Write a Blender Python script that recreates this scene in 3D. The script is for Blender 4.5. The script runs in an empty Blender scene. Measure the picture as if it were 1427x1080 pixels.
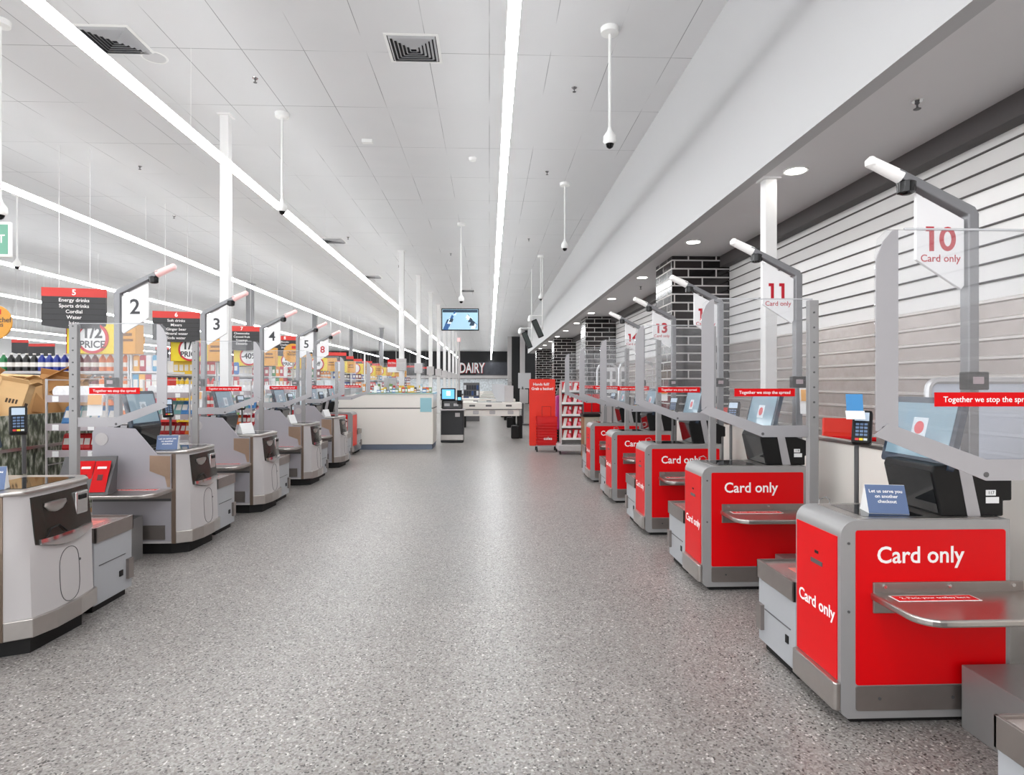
import bpy, bmesh, math, random, re
from mathutils import Vector, Matrix
random.seed(7)
R = math.radians
PI = math.pi
SC = bpy.context.scene
COL = SC.collection

# ------------------------------------------------------------------ camera
F = 850.0; EYE = 1.5; YAW = math.atan(31.5/F)
cam_d = bpy.data.cameras.new('camera'); cam = bpy.data.objects.new('camera', cam_d); COL.objects.link(cam)
cam.location = (0, 0, EYE); cam.rotation_euler = (R(90), 0, -YAW)
cam_d.sensor_width = 36; cam_d.lens = F/1427*36; cam_d.shift_y = -5/1427; cam_d.clip_end = 300; cam_d.clip_start = .05
SC.camera = cam
# ------------------------------------------------------------------ world, exposure
w = bpy.data.worlds.new('world'); SC.world = w; w.use_nodes = True
w.node_tree.nodes['Background'].inputs[0].default_value = (.97, .98, 1, 1)
w.node_tree.nodes['Background'].inputs[1].default_value = 1.9
SC.view_settings.view_transform = 'Standard'; SC.view_settings.look = 'None'
SC.view_settings.exposure = 0.33; SC.view_settings.gamma = 1
SC.view_settings.use_curve_mapping = False
SC.cycles.max_bounces = 10; SC.cycles.transparent_max_bounces = 24; SC.cycles.diffuse_bounces = 5
STRIP_POWER = 30.0
CEIL = 5.55; SOFF = 3.5

# ------------------------------------------------------------------ materials
def srgb(r, g, b):
    f = lambda c: (c/255/12.92) if c/255 <= .04045 else ((c/255+.055)/1.055)**2.4
    return (f(r), f(g), f(b), 1)
MATS = {}
def mat(name, col, rough=.5, metal=0, spec=.5, noise=0, nscale=30, bump=0, emit=None, coat=0):
    if name in MATS: return MATS[name]
    m = bpy.data.materials.new(name); m.use_nodes = True
    nt = m.node_tree; b = nt.nodes['Principled BSDF']
    c = srgb(*col)
    b.inputs['Base Color'].default_value = c
    b.inputs['Roughness'].default_value = rough
    b.inputs['Metallic'].default_value = metal
    b.inputs['Specular IOR Level'].default_value = spec
    b.inputs['Coat Weight'].default_value = coat
    if emit:
        b.inputs['Emission Color'].default_value = c; b.inputs['Emission Strength'].default_value = emit
    if noise or bump:
        tc = nt.nodes.new('ShaderNodeTexCoord'); n = nt.nodes.new('ShaderNodeTexNoise')
        n.inputs['Scale'].default_value = nscale; n.inputs['Detail'].default_value = 4
        nt.links.new(tc.outputs['Object'], n.inputs['Vector'])
        if noise:
            mr = nt.nodes.new('ShaderNodeMapRange'); mr.inputs['To Min'].default_value = 1-noise; mr.inputs['To Max'].default_value = 1+noise
            nt.links.new(n.outputs['Fac'], mr.inputs['Value'])
            vm = nt.nodes.new('ShaderNodeVectorMath'); vm.operation = 'SCALE'; vm.inputs[0].default_value = c[:3]
            nt.links.new(mr.outputs[0], vm.inputs['Scale']); nt.links.new(vm.outputs[0], b.inputs['Base Color'])
        if bump:
            bp = nt.nodes.new('ShaderNodeBump'); bp.inputs['Strength'].default_value = bump; bp.inputs['Distance'].default_value = .01
            nt.links.new(n.outputs['Fac'], bp.inputs['Height']); nt.links.new(bp.outputs[0], b.inputs['Normal'])
    MATS[name] = m; return m

def glass_mat(name, tint=(1, 1, 1), rough=0.0, refl=1.0, haze=0.0):
    m = bpy.data.materials.new(name); m.use_nodes = True; nt = m.node_tree; nt.nodes.clear()
    out = nt.nodes.new('ShaderNodeOutputMaterial'); tr = nt.nodes.new('ShaderNodeBsdfTransparent'); gl = nt.nodes.new('ShaderNodeBsdfGlossy')
    tr.inputs[0].default_value = (*tint, 1); gl.inputs['Roughness'].default_value = rough
    fr = nt.nodes.new('ShaderNodeFresnel'); fr.inputs[0].default_value = 1.45
    mu = nt.nodes.new('ShaderNodeMath'); mu.operation = 'MULTIPLY'; mu.inputs[1].default_value = refl
    mx = nt.nodes.new('ShaderNodeMixShader')
    nt.links.new(fr.outputs[0], mu.inputs[0]); nt.links.new(mu.outputs[0], mx.inputs[0])
    nt.links.new(tr.outputs[0], mx.inputs[1]); nt.links.new(gl.outputs[0], mx.inputs[2])
    last = mx
    if haze:
        df = nt.nodes.new('ShaderNodeBsdfDiffuse'); df.inputs[0].default_value = (.8, .8, .82, 1)
        m2 = nt.nodes.new('ShaderNodeMixShader'); m2.inputs[0].default_value = haze
        nt.links.new(mx.outputs[0], m2.inputs[1]); nt.links.new(df.outputs[0], m2.inputs[2]); last = m2
    nt.links.new(last.outputs[0], out.inputs[0]); MATS[name] = m; return m

red = mat('red_vinyl', (216, 0, 10), .4, spec=.22, noise=.03, nscale=4)
orred = mat('orange_red', (235, 45, 22), .4, noise=.02)
white = mat('white_paint', (240, 240, 238), .45, noise=.02, nscale=6)
wtext = mat('white_lettering', (248, 246, 244), .5)
grey = mat('grey_powdercoat', (158, 157, 157), .38, metal=.25, noise=.03, nscale=8)
ltgrey = mat('light_grey_plastic', (190, 186, 186), .35, noise=.02, nscale=5)
paneg = mat('lilac_grey_panel', (172, 169, 175), .3, noise=.02, nscale=5)
dkgrey = mat('dark_grey_metal', (96, 95, 96), .4, metal=.4, noise=.04)
steel = mat('brushed_steel', (185, 180, 176), .28, metal=.95, noise=.06, nscale=18)
steeld = mat('steel_plate', (150, 142, 138), .33, metal=.8, noise=.08, nscale=12)
chrome = mat('chrome', (215, 215, 215), .12, metal=1, noise=.02)
black = mat('black_plastic', (11, 11, 12), .42, spec=.3, noise=.1)
gblack = mat('gloss_black', (12, 12, 14), .07, noise=.05)
rubber = mat('black_rubber', (14, 13, 13), .7, noise=.1)
cream = mat('cream_laminate', (238, 233, 226), .4, noise=.02, nscale=3)
bluecard = mat('blue_card', (94, 113, 150), .5, noise=.02)
paper = mat('paper_white', (240, 240, 240), .6, noise=.02)
bezel = mat('screen_bezel', (52, 62, 76), .15, noise=.03)
display = mat('screen_display', (122, 145, 158), .1, emit=.25, noise=.02)
dispB = mat('bright_display', (90, 165, 215), .2, emit=1.0)
kraft = mat('cardboard', (222, 184, 134), .8, noise=.06, nscale=9)
kraftd = mat('cardboard_darker', (192, 148, 98), .8, noise=.06, nscale=9)
dark_text = mat('dark_lettering', (62, 62, 66), .5)
dkred = mat('crimson_lettering', (190, 14, 38), .5)
yellow = mat('yellow_card', (238, 212, 30), .5, noise=.02)
orange = mat('orange_card', (224, 160, 60), .5, noise=.03)
charcoal = mat('charcoal_board', (58, 58, 60), .5, noise=.04)
signred = mat('sign_red', (214, 62, 56), .5)
signwhite = mat('sign_white_acrylic', (236, 235, 236), .3, emit=.06)
glass = glass_mat('clear_acrylic', (.97, .975, .98), .0, .9, haze=.05)
edgeg = glass_mat('acrylic_edge', (.88, .9, .92), .05, 1, haze=.55)
frost = mat('satin_grey_band', (172, 170, 173), .35, metal=.3, noise=.02)
scanwin = mat('scanner_window', (20, 22, 24), .05, spec=.6, noise=.1)
boardw = mat('pale_board', (205, 212, 226), .2, noise=.02)
brownp = mat('brown_laminate', (140, 98, 66), .5, noise=.08)
beige = mat('beige_laminate', (178, 168, 152), .5, noise=.05)

def emission(name, col, s):
    m = bpy.data.materials.new(name); m.use_nodes = True; nt = m.node_tree
    b = nt.nodes['Principled BSDF']; b.inputs['Base Color'].default_value = (.9, .9, .9, 1)
    b.inputs['Emission Color'].default_value = (*col, 1); b.inputs['Emission Strength'].default_value = s
    MATS[name] = m; return m
strip_e = emission('strip_diffuser', (.965, .99, 1), STRIP_POWER)
strip_s = emission('strip_opal_side', (.965, .99, 1), 12.5)
down_e = emission('downlight_lens', (1, .96, .9), 14)
lampcap = mat('lamp_cap', (240, 238, 236), .35, emit=.15)
lamppink = mat('lamp_cap_pink', (250, 200, 198), .35, emit=.2)

def nodes_of(name):
    m = bpy.data.materials.new(name); m.use_nodes = True; MATS[name] = m
    return m, m.node_tree, m.node_tree.nodes['Principled BSDF']

def floor_material():
    m, nt, b = nodes_of('speckled_vinyl_floor'); N = nt.nodes.new; L = nt.links.new
    tc = N('ShaderNodeTexCoord')
    v1 = N('ShaderNodeTexVoronoi'); v1.inputs['Scale'].default_value = 118; L(tc.outputs['Object'], v1.inputs['Vector'])
    r1 = N('ShaderNodeValToRGB'); r1.color_ramp.interpolation = 'CONSTANT'
    el = r1.color_ramp.elements
    el[0].position = 0; el[0].color = srgb(72, 68, 67)
    el[1].position = .16; el[1].color = srgb(126, 121, 119)
    for p, c in ((.34, (150, 146, 143)), (.62, (166, 163, 160)), (.78, (140, 133, 128)), (.88, (206, 203, 200))):
        e = el.new(p); e.color = srgb(*c)
    L(v1.outputs['Color'], r1.inputs['Fac'])
    v2 = N('ShaderNodeTexVoronoi'); v2.inputs['Scale'].default_value = 52; L(tc.outputs['Object'], v2.inputs['Vector'])
    r2 = N('ShaderNodeValToRGB'); r2.color_ramp.interpolation = 'CONSTANT'
    e2 = r2.color_ramp.elements; e2[0].position = 0; e2[0].color = (.45, .45, .45, 1); e2[1].position = .1; e2[1].color = (1, 1, 1, 1)
    e = e2.new(.88); e.color = (1.3, 1.3, 1.3, 1)
    sx = N('ShaderNodeSeparateColor'); L(v2.outputs['Color'], sx.inputs[0]); L(sx.outputs[1], r2.inputs['Fac'])
    dm = N('ShaderNodeMath'); dm.operation = 'LESS_THAN'; dm.inputs[1].default_value = .30; L(v2.outputs['Distance'], dm.inputs[0])
    mix = N('ShaderNodeMix'); mix.data_type = 'RGBA'; mix.blend_type = 'MULTIPLY'; L(dm.outputs[0], mix.inputs['Factor'])
    L(r1.outputs[0], mix.inputs['A']); L(r2.outputs[0], mix.inputs['B'])
    n = N('ShaderNodeTexNoise'); n.inputs['Scale'].default_value = .9; n.inputs['Detail'].default_value = 3; L(tc.outputs['Object'], n.inputs['Vector'])
    mr = N('ShaderNodeMapRange'); mr.inputs['To Min'].default_value = .80; mr.inputs['To Max'].default_value = 1.0; L(n.outputs['Fac'], mr.inputs['Value'])
    vm = N('ShaderNodeVectorMath'); vm.operation = 'SCALE'; L(mix.outputs['Result'], vm.inputs[0]); L(mr.outputs[0], vm.inputs['Scale'])
    # plank-sized vinyl tiles differ slightly in tone and sheen
    br = N('ShaderNodeTexBrick'); br.offset = .33; L(tc.outputs['Object'], br.inputs['Vector'])
    br.inputs['Scale'].default_value = 1; br.inputs['Brick Width'].default_value = 1.2; br.inputs['Row Height'].default_value = .6
    br.inputs['Mortar Size'].default_value = .0012; br.inputs['Color1'].default_value = (.94, .93, .92, 1); br.inputs['Color2'].default_value = (1.06, 1.045, 1.035, 1); br.inputs['Mortar'].default_value = (.8, .8, .8, 1)
    v3 = N('ShaderNodeVectorMath'); v3.operation = 'MULTIPLY'; L(vm.outputs[0], v3.inputs[0]); L(br.outputs['Color'], v3.inputs[1])
    L(v3.outputs[0], b.inputs['Base Color'])
    mr2 = N('ShaderNodeMapRange'); mr2.inputs['To Min'].default_value = .28; mr2.inputs['To Max'].default_value = .38
    L(n.outputs['Fac'], mr2.inputs['Value'])
    sp = N('ShaderNodeSeparateColor'); L(br.outputs['Color'], sp.inputs[0])
    m5 = N('ShaderNodeMath'); m5.operation = 'MULTIPLY_ADD'; L(sp.outputs[0], m5.inputs[0]); m5.inputs[1].default_value = .25; m5.inputs[2].default_value = -.21
    m6 = N('ShaderNodeMath'); m6.operation = 'ADD'; L(m5.outputs[0], m6.inputs[0]); L(mr2.outputs[0], m6.inputs[1]); L(m6.outputs[0], b.inputs['Roughness'])
    b.inputs['Specular IOR Level'].default_value = .5
    return m

def brick_material():
    m, nt, b = nodes_of('black_gloss_tiles'); N = nt.nodes.new; L = nt.links.new
    g = N('ShaderNodeNewGeometry'); s = N('ShaderNodeSeparateXYZ'); L(g.outputs['Position'], s.inputs[0])
    a = N('ShaderNodeMath'); a.operation = 'ADD'; L(s.outputs['X'], a.inputs[0]); L(s.outputs['Y'], a.inputs[1])
    c = N('ShaderNodeCombineXYZ'); L(a.outputs[0], c.inputs['X']); L(s.outputs['Z'], c.inputs['Y'])
    br = N('ShaderNodeTexBrick'); br.offset = .5
    br.inputs['Scale'].default_value = 1; br.inputs['Brick Width'].default_value = .44; br.inputs['Row Height'].default_value = .132
    br.inputs['Mortar Size'].default_value = .011; br.inputs['Mortar Smooth'].default_value = .1
    br.inputs['Color1'].default_value = srgb(22, 20, 21); br.inputs['Color2'].default_value = srgb(44, 38, 38)
    br.inputs['Mortar'].default_value = srgb(196, 192, 190)
    L(c.outputs[0], br.inputs['Vector']); L(br.outputs['Color'], b.inputs['Base Color'])
    mr = N('ShaderNodeMapRange'); mr.inputs['To Min'].default_value = .12; mr.inputs['To Max'].default_value = .8
    L(br.outputs['Fac'], mr.inputs['Value']); L(mr.outputs[0], b.inputs['Roughness'])
    bp = N('ShaderNodeBump'); bp.invert = True; bp.inputs['Strength'].default_value = .5; bp.inputs['Distance'].default_value = .006
    L(br.outputs['Fac'], bp.inputs['Height']); L(bp.outputs[0], b.inputs['Normal'])
    return m

def ceiling_material():
    m, nt, b = nodes_of('ceiling_tiles'); N = nt.nodes.new; L = nt.links.new
    g = N('ShaderNodeNewGeometry'); s = N('ShaderNodeSeparateXYZ'); L(g.outputs['Position'], s.inputs[0])
    c = N('ShaderNodeCombineXYZ'); L(s.outputs['Y'], c.inputs['X']); L(s.outputs['X'], c.inputs['Y'])
    br = N('ShaderNodeTexBrick'); br.offset = 0
    br.inputs['Scale'].default_value = 1; br.inputs['Brick Width'].default_value = 1.5; br.inputs['Row Height'].default_value = .75
    br.inputs['Mortar Size'].default_value = .0045; br.inputs['Mortar Smooth'].default_value = .0
    br.inputs['Color1'].default_value = srgb(226, 226, 227); br.inputs['Color2'].default_value = srgb(222, 222, 223)
    br.inputs['Mortar'].default_value = srgb(150, 150, 152)
    L(c.outputs[0], br.inputs['Vector'])
    n = N('ShaderNodeTexNoise'); n.inputs['Scale'].default_value = .8; n.inputs['Detail'].default_value = 3; L(g.outputs['Position'], n.inputs['Vector'])
    r = N('ShaderNodeValToRGB'); r.color_ramp.elements[0].position = .42; r.color_ramp.elements[1].position = .6; L(n.outputs['Fac'], r.inputs['Fac'])
    mx = N('ShaderNodeMix'); mx.data_type = 'RGBA'; L(r.outputs[0], mx.inputs['Factor'])
    mx.inputs['A'].default_value = srgb(222, 222, 223); L(br.outputs['Color'], mx.inputs['B'])
    L(mx.outputs['Result'], b.inputs['Base Color']); b.inputs['Roughness'].default_value = .7
    return m

def foliage_print():
    m, nt, b = nodes_of('foliage_print'); N = nt.nodes.new; L = nt.links.new
    tc = N('ShaderNodeTexCoord'); mp = N('ShaderNodeMapping'); mp.inputs['Scale'].default_value = (14, 14, 5); mp.inputs['Rotation'].default_value = (.5, 0, 0)
    n = N('ShaderNodeTexNoise'); n.inputs['Scale'].default_value = 2; n.inputs['Detail'].default_value = 6
    L(tc.outputs['Object'], mp.inputs[0]); L(mp.outputs[0], n.inputs['Vector'])
    r = N('ShaderNodeValToRGB'); e = r.color_ramp.elements
    e[0].position = .35; e[0].color = srgb(48, 50, 42); e[1].position = .68; e[1].color = srgb(196, 196, 184)
    x = e.new(.5); x.color = srgb(98, 104, 84)
    L(n.outputs['Fac'], r.inputs['Fac']); L(r.outputs[0], b.inputs['Base Color']); b.inputs['Roughness'].default_value = .6
    return m

floor_m, brick_m, ceil_m, foliage_m = floor_material(), brick_material(), ceiling_material(), foliage_print()

# ------------------------------------------------------------------ mesh building
class MB:
    def __init__(s): s.v = []; s.f = []; s.mi = []; s.M = Matrix.Identity(4)
    def add(s, vs, fs, mi=0):
        o = len(s.v); s.v += [tuple(s.M @ Vector(p)) for p in vs]
        for f in fs: s.f.append([i+o for i in f]); s.mi.append(mi)
        return s
    def box(s, x0, x1, y0, y1, z0, z1, mi=0):
        return s.add([(x0,y0,z0),(x1,y0,z0),(x1,y1,z0),(x0,y1,z0),(x0,y0,z1),(x1,y0,z1),(x1,y1,z1),(x0,y1,z1)],
                     [(0,3,2,1),(4,5,6,7),(0,1,5,4),(1,2,6,5),(2,3,7,6),(3,0,4,7)], mi)
    def rbox(s, x0, x1, y0, y1, z0, z1, r=.01, mi=0, seg=2):
        bm = bmesh.new()
        bmesh.ops.create_cube(bm, size=1)
        for v in bm.verts: v.co = Vector(((x0+x1)/2+v.co.x*(x1-x0), (y0+y1)/2+v.co.y*(y1-y0), (z0+z1)/2+v.co.z*(z1-z0)))
        bmesh.ops.bevel(bm, geom=bm.edges[:], offset=r, segments=seg, affect='EDGES', profile=.5)
        bm.verts.index_update()
        s.add([tuple(v.co) for v in bm.verts], [[v.index for v in f.verts] for f in bm.faces], mi); bm.free(); return s
    def prism(s, poly, ax, a, b, mi=0):
        n = len(poly)
        def P(p, t): return {'y': (p[0], t, p[1]), 'x': (t, p[0], p[1]), 'z': (p[0], p[1], t)}[ax]
        vs = [P(p, a) for p in poly]+[P(p, b) for p in poly]
        fs = [list(range(n)), list(range(2*n-1, n-1, -1))]+[(i, i+n, (i+1) % n+n, (i+1) % n) for i in range(n)]
        return s.add(vs, fs, mi)
    def cyl(s, p0, p1, r0, r1=None, seg=12, mi=0):
        r1 = r0 if r1 is None else r1
        p0, p1 = Vector(p0), Vector(p1); d = (p1-p0).normalized()
        u = d.orthogonal().normalized(); w = d.cross(u)
        vs = [tuple(p0+(u*math.cos(2*PI*i/seg)+w*math.sin(2*PI*i/seg))*r0) for i in range(seg)]
        vs += [tuple(p1+(u*math.cos(2*PI*i/seg)+w*math.sin(2*PI*i/seg))*r1) for i in range(seg)]
        fs = [list(range(seg-1, -1, -1)), list(range(seg, 2*seg))]+[(i, (i+1) % seg, (i+1) % seg+seg, i+seg) for i in range(seg)]
        return s.add(vs, fs, mi)
    def tube(s, pts, r, seg=8, mi=0):
        pts = [Vector(p) for p in pts]; n = len(pts); vs = []; fs = []
        ref = None
        for i, p in enumerate(pts):
            d = (pts[min(i+1, n-1)]-pts[max(i-1, 0)]).normalized()
            if ref is None: ref = d.orthogonal().normalized()
            u = (ref-d*ref.dot(d)).normalized(); ref = u; w = d.cross(u)
            vs += [tuple(p+(u*math.cos(2*PI*k/seg)+w*math.sin(2*PI*k/seg))*r) for k in range(seg)]
        for i in range(n-1):
            for k in range(seg): fs.append((i*seg+k, i*seg+(k+1) % seg, (i+1)*seg+(k+1) % seg, (i+1)*seg+k))
        fs += [list(range(seg-1, -1, -1)), [(n-1)*seg+k for k in range(seg)]]
        return s.add(vs, fs, mi)
    def lathe(s, c, prof, seg=16, mi=0):
        vs = []; fs = []; n = len(prof)
        for r, z in prof: vs += [(c[0]+r*math.cos(2*PI*k/seg), c[1]+r*math.sin(2*PI*k/seg), c[2]+z) for k in range(seg)]
        for i in range(n-1):
            for k in range(seg): fs.append((i*seg+k, i*seg+(k+1) % seg, (i+1)*seg+(k+1) % seg, (i+1)*seg+k))
        fs += [list(range(seg-1, -1, -1)), [(n-1)*seg+k for k in range(seg)]]
        return s.add(vs, fs, mi)
    def slab(s, p, u, v, t, mi=0, poly=None):
        """a plate: corner p, edges u, v, thickness t along u x v; poly = outline in (u,v) units of metres"""
        p, u, v = Vector(p), Vector(u), Vector(v); n = u.cross(v).normalized()*t
        if poly is None: pts = [p, p+u, p+u+v, p+v]
        else:
            uu, vv = u.normalized(), v.normalized(); pts = [p+uu*a+vv*b for a, b in poly]
        k = len(pts)
        return s.add([tuple(q) for q in pts]+[tuple(q+n) for q in pts],
                     [list(range(k)), list(range(2*k-1, k-1, -1))]+[(i, i+k, (i+1) % k+k, (i+1) % k) for i in range(k)], mi)
    def build(s, name, mats, parent=None, smooth=False, bevel=0, loc=None):
        me = bpy.data.meshes.new(name); me.from_pydata(s.v, [], s.f)
        ms = mats if isinstance(mats, (list, tuple)) else [mats]
        for m in ms: me.materials.append(m)
        for p, i in zip(me.polygons, s.mi): p.material_index = i
        bm = bmesh.new(); bm.from_mesh(me); bmesh.ops.recalc_face_normals(bm, faces=bm.faces[:]); bm.to_mesh(me); bm.free()
        if smooth:
            for p in me.polygons: p.use_smooth = True
            try: me.set_sharp_from_angle(angle=R(40))
            except Exception: pass
        o = bpy.data.objects.new(name, me); COL.objects.link(o)
        if parent: o.parent = parent
        if loc: o.location = loc
        if bevel:
            b = o.modifiers.new('bevel', 'BEVEL'); b.width = bevel; b.segments = 2; b.limit_method = 'ANGLE'; b.angle_limit = R(35)
        return o

def rr(x0, x1, z0, z1, r, n=5, corners=(1, 1, 1, 1)):
    out = []
    for (cx, cz, a0, on, kx, kz) in ((x1-r, z0+r, -90, corners[1], x1, z0), (x1-r, z1-r, 0, corners[2], x1, z1),
                                     (x0+r, z1-r, 90, corners[3], x0, z1), (x0+r, z0+r, 180, corners[0], x0, z0)):
        if on: out += [(cx+r*math.cos(R(a0+90*i/n)), cz+r*math.sin(R(a0+90*i/n))) for i in range(n+1)]
        else: out.append((kx, kz))
    return out

NUMW = dict(zip('1 2 3 4 5 6 7 8 9 10 11 12 13 14 15 40'.split(), 'one two three four five six seven eight nine ten eleven twelve thirteen fourteen fifteen forty'.split()))
def tag(o, label, cat, group=None):
    label = re.sub(r'\d+', lambda m_: NUMW[m_.group()], label)
    nw = len(re.findall(r"[A-Za-z0-9][A-Za-z0-9'-]*", label))
    if nw > 16 or nw < 4: print('LABELLEN', nw, label)
    o['label'] = label; o['category'] = cat
    if group: o['group'] = group
    return o
def thing(name, label, cat, loc=(0, 0, 0), rz=0, group=None):
    o = bpy.data.objects.new(name, None); COL.objects.link(o); o.location = loc; o.rotation_euler = (0, 0, rz)
    o.empty_display_size = .1
    return tag(o, label, cat, group)
def struct(o): o['kind'] = 'structure'; return o

_txt = {}
def text_mesh(s, bold=.0, align='CENTER', spacing=1.0):
    k = (s, bold, align)
    if k in _txt: return _txt[k]
    cu = bpy.data.curves.new('t', 'FONT'); cu.body = s; cu.size = 1; cu.align_x = align; cu.align_y = 'CENTER'
    cu.extrude = .01; cu.offset = bold; cu.resolution_u = 3; cu.space_line = spacing
    ob = bpy.data.objects.new('t', cu); COL.objects.link(ob)
    dg = bpy.context.evaluated_depsgraph_get(); me = bpy.data.meshes.new_from_object(ob.evaluated_get(dg))
    bpy.data.objects.remove(ob); _txt[k] = ([v.co.copy() for v in me.vertices], [list(p.vertices) for p in me.polygons])
    return _txt[k]
def lettering(s, p, xdir, size, m, parent, up=(0, 0, 1), bold=.012, width=1.0, name='lettering', align='CENTER', spacing=1.0):
    """text centred at p reading along xdir, up along up"""
    vs, fs = text_mesh(s, bold, align, spacing)
    xd = Vector(xdir).normalized(); yd = Vector(up).normalized(); nd = xd.cross(yd)
    p = Vector(p)
    me = bpy.data.meshes.new(name)
    me.from_pydata([tuple(p+xd*v.x*size*width+yd*v.y*size+nd*(v.z*size*.4+.0006)) for v in vs], [], fs)
    me.materials.append(m)
    o = bpy.data.objects.new(name, me); COL.objects.link(o)
    if parent: o.parent = parent
    return o

def at(px, py, d):
    """world point seen at pixel (px,py) of the 1427x1080 frame at depth d along the view"""
    xc = (px-713.5)/F*d; z = EYE+(535-py)/F*d
    c, s_ = math.cos(YAW), math.sin(YAW)
    return Vector((xc*c+d*s_, d*c-xc*s_, z))

# ================================================================== SETTING
XW = 3.75      # shutter wall
XB = 2.52      # bulkhead face
BACK = 76.0
def sbox(name, m, *a): return struct(MB().box(*a).build(name, m))
sbox('floor', floor_m, -36, 9, -6, BACK+.5, -.1, 0)
sbox('ceiling', ceil_m, -36, XB+.02, -6, BACK+.5, CEIL, CEIL+.1)
white_wall = mat('white_plaster', (190, 190, 191), .6, noise=.01, nscale=2)
soffit_m = mat('soffit_plaster', (224, 223, 224), .6, noise=.01, nscale=2)
sbox('trim_1', white_wall, XB, XB+.12, -6, 40, SOFF, CEIL+.1)
bulk = sbox('trim_2', soffit_m, XB+.12, XW+.4, -6, 40, SOFF, SOFF+.12)
sbox('wall_right', dkgrey, XW+.06, XW+.3, -6, 40, 0, SOFF)
sbox('trim_3', mat('shutter_housing', (84, 80, 80), .5, noise=.05), XW-.14, XW+.06, -6, 26.5, SOFF-.17, SOFF)
# far end
dark_wall = mat('black_wall', (34, 34, 37), .5, noise=.08, nscale=1)
sbox('wall_back', dark_wall, -36, 9, BACK, BACK+.3, 0, CEIL)
sbox('wall_left', mat('far_left_wall', (235, 235, 236), .6, noise=.02), -36, -35.8, -6, BACK, 0, CEIL)
sbox('wall_right_end', dark_wall, 4.6, 4.8, 40, BACK, 0, CEIL)
sbox('ceiling_far_right', ceil_m, XB+.02, 4.8, 40.001, BACK, CEIL, CEIL+.1)

# roller shutters: stacked slats with a rib at the bottom of each
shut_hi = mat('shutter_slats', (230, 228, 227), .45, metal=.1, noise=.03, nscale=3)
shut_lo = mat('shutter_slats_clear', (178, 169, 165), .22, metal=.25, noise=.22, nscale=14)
rib_m = mat('shutter_ribs', (206, 200, 197), .35, metal=.4, noise=.03)
line_m = mat('shutter_joint', (88, 84, 84), .6)
def shutter(y0, y1, n):
    mb = MB(); z = 0.02; pitch = .141
    while z < SOFF-.18:
        lo = z < 2.0
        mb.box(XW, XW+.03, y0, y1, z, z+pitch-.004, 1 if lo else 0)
        if lo: mb.prism([(XW, z+pitch-.036), (XW-.014, z+pitch-.026), (XW-.014, z+pitch-.008), (XW, z+pitch)], 'y', y0, y1, 2)
        else: mb.prism([(XW, z+pitch-.016), (XW-.018, z+pitch-.016), (XW-.018, z+pitch-.006), (XW, z+pitch)], 'y', y0, y1, 3)
        z += pitch
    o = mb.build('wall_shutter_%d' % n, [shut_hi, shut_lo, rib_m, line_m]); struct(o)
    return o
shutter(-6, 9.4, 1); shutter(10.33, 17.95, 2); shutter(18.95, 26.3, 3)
sbox('wall_shopfront_far', mat('light_brick', (172, 170, 168), .6, noise=.06, nscale=3), XW-.02, XW+.04, 27.2, 40, 0, SOFF)
for i, (y0, x0) in enumerate(((9.43, 2.85), (18.0, 2.85), (26.35, 2.8), (35.2, 2.72))):
    struct(MB().box(x0, XW+.05, y0, y0+.92, 0, SOFF).build('wall_pier_%d' % (i+1), brick_m, bevel=.006))

# ================================================================== CEILING FIXTURES
def light_strip(x, y0, y1, label):
    t = thing('strip_light', label, 'ceiling light', (x, y0, 4.5), 0, None)
    L = y1-y0
    mb = MB().box(-.05, .05, 0, L, .0, .06)
    mb.mi = [0 if i == 0 else 1 for i in range(len(mb.f))]   # bottom lens bright, opal sides softer
    mb.build('diffuser', [strip_e, strip_s], t)
    MB().rbox(-.03, .03, 0, L, .061, .085, .006).build('housing', white, t)
    mb = MB(); y = 1.5
    while y < L-1:
        mb.cyl((0, y, .075), (0, y, CEIL-4.5), .0025, seg=5); y += 6
    mb.build('suspension_wires', white, t)
    return t
for x, y1, lab in ((.2, 76-.5, 'long white strip light down the middle of the ceiling above the walkway'),
                   (-3.6, 74, 'long white strip light running above the left row of self-checkouts'),
                   (-7.44, 74, 'white strip light above the aisle signs, second from the left row of checkouts'),
                   (-12.2, 74, 'white strip light over the grocery shelves, fourth line counted from the right'),
                   (-16.6, 74, 'white strip light over the grocery shelves, fifth line counted from the right'),
                   (-21.5, 74, 'faint white strip light over the grocery shelves, sixth line counted from the right'),
                   (-26.5, 74, 'faint white strip light over the grocery shelves, seventh line counted from the right'),  # extra line, added to bring more light to the far left
                   (-31.5, 74, 'faint white strip light closest to the far left wall')):  # also an added lamp, lifts the far left ceiling and wall
    light_strip(x, -6, y1, lab)

def diffuser_vent(x, y, label):
    t = thing('air_diffuser', label, 'ceiling vent', (x, y, CEIL))
    mb = MB()
    def ring(a, b, z0, z1):
        p = [(-a, -a), (a, -a), (a, a), (-a, a)]; q = [(-b, -b), (b, -b), (b, b), (-b, b)]
        vs = [(u, v, z0) for u, v in p]+[(u, v, z1) for u, v in q]+[(u, v, z0+.004) for u, v in p]+[(u, v, z1+.004) for u, v in q]
        fs = []
        for i in range(4):
            j = (i+1) % 4; fs += [(i, j, j+4, i+4), (i+8, i+12, j+12, j+8), (i, i+8, j+8, j), (i+4, j+4, j+12, i+12)]
        return vs, fs
    mb.add(*ring(.32, .285, -.006, -.012)); mb.build('frame', white, t)
    mb = MB()
    for k in range(6):
        a = .275-k*.044; mb.add(*ring(a, a-.022, -.006, -.03))
    mb.build('louvres', mat('vent_louvre', (176, 176, 178), .5), t)
    MB().box(-.3, .3, -.3, .3, -.004, -.002).build('dark_back', mat('vent_dark', (50, 50, 52), .8), t)
    return t
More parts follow.
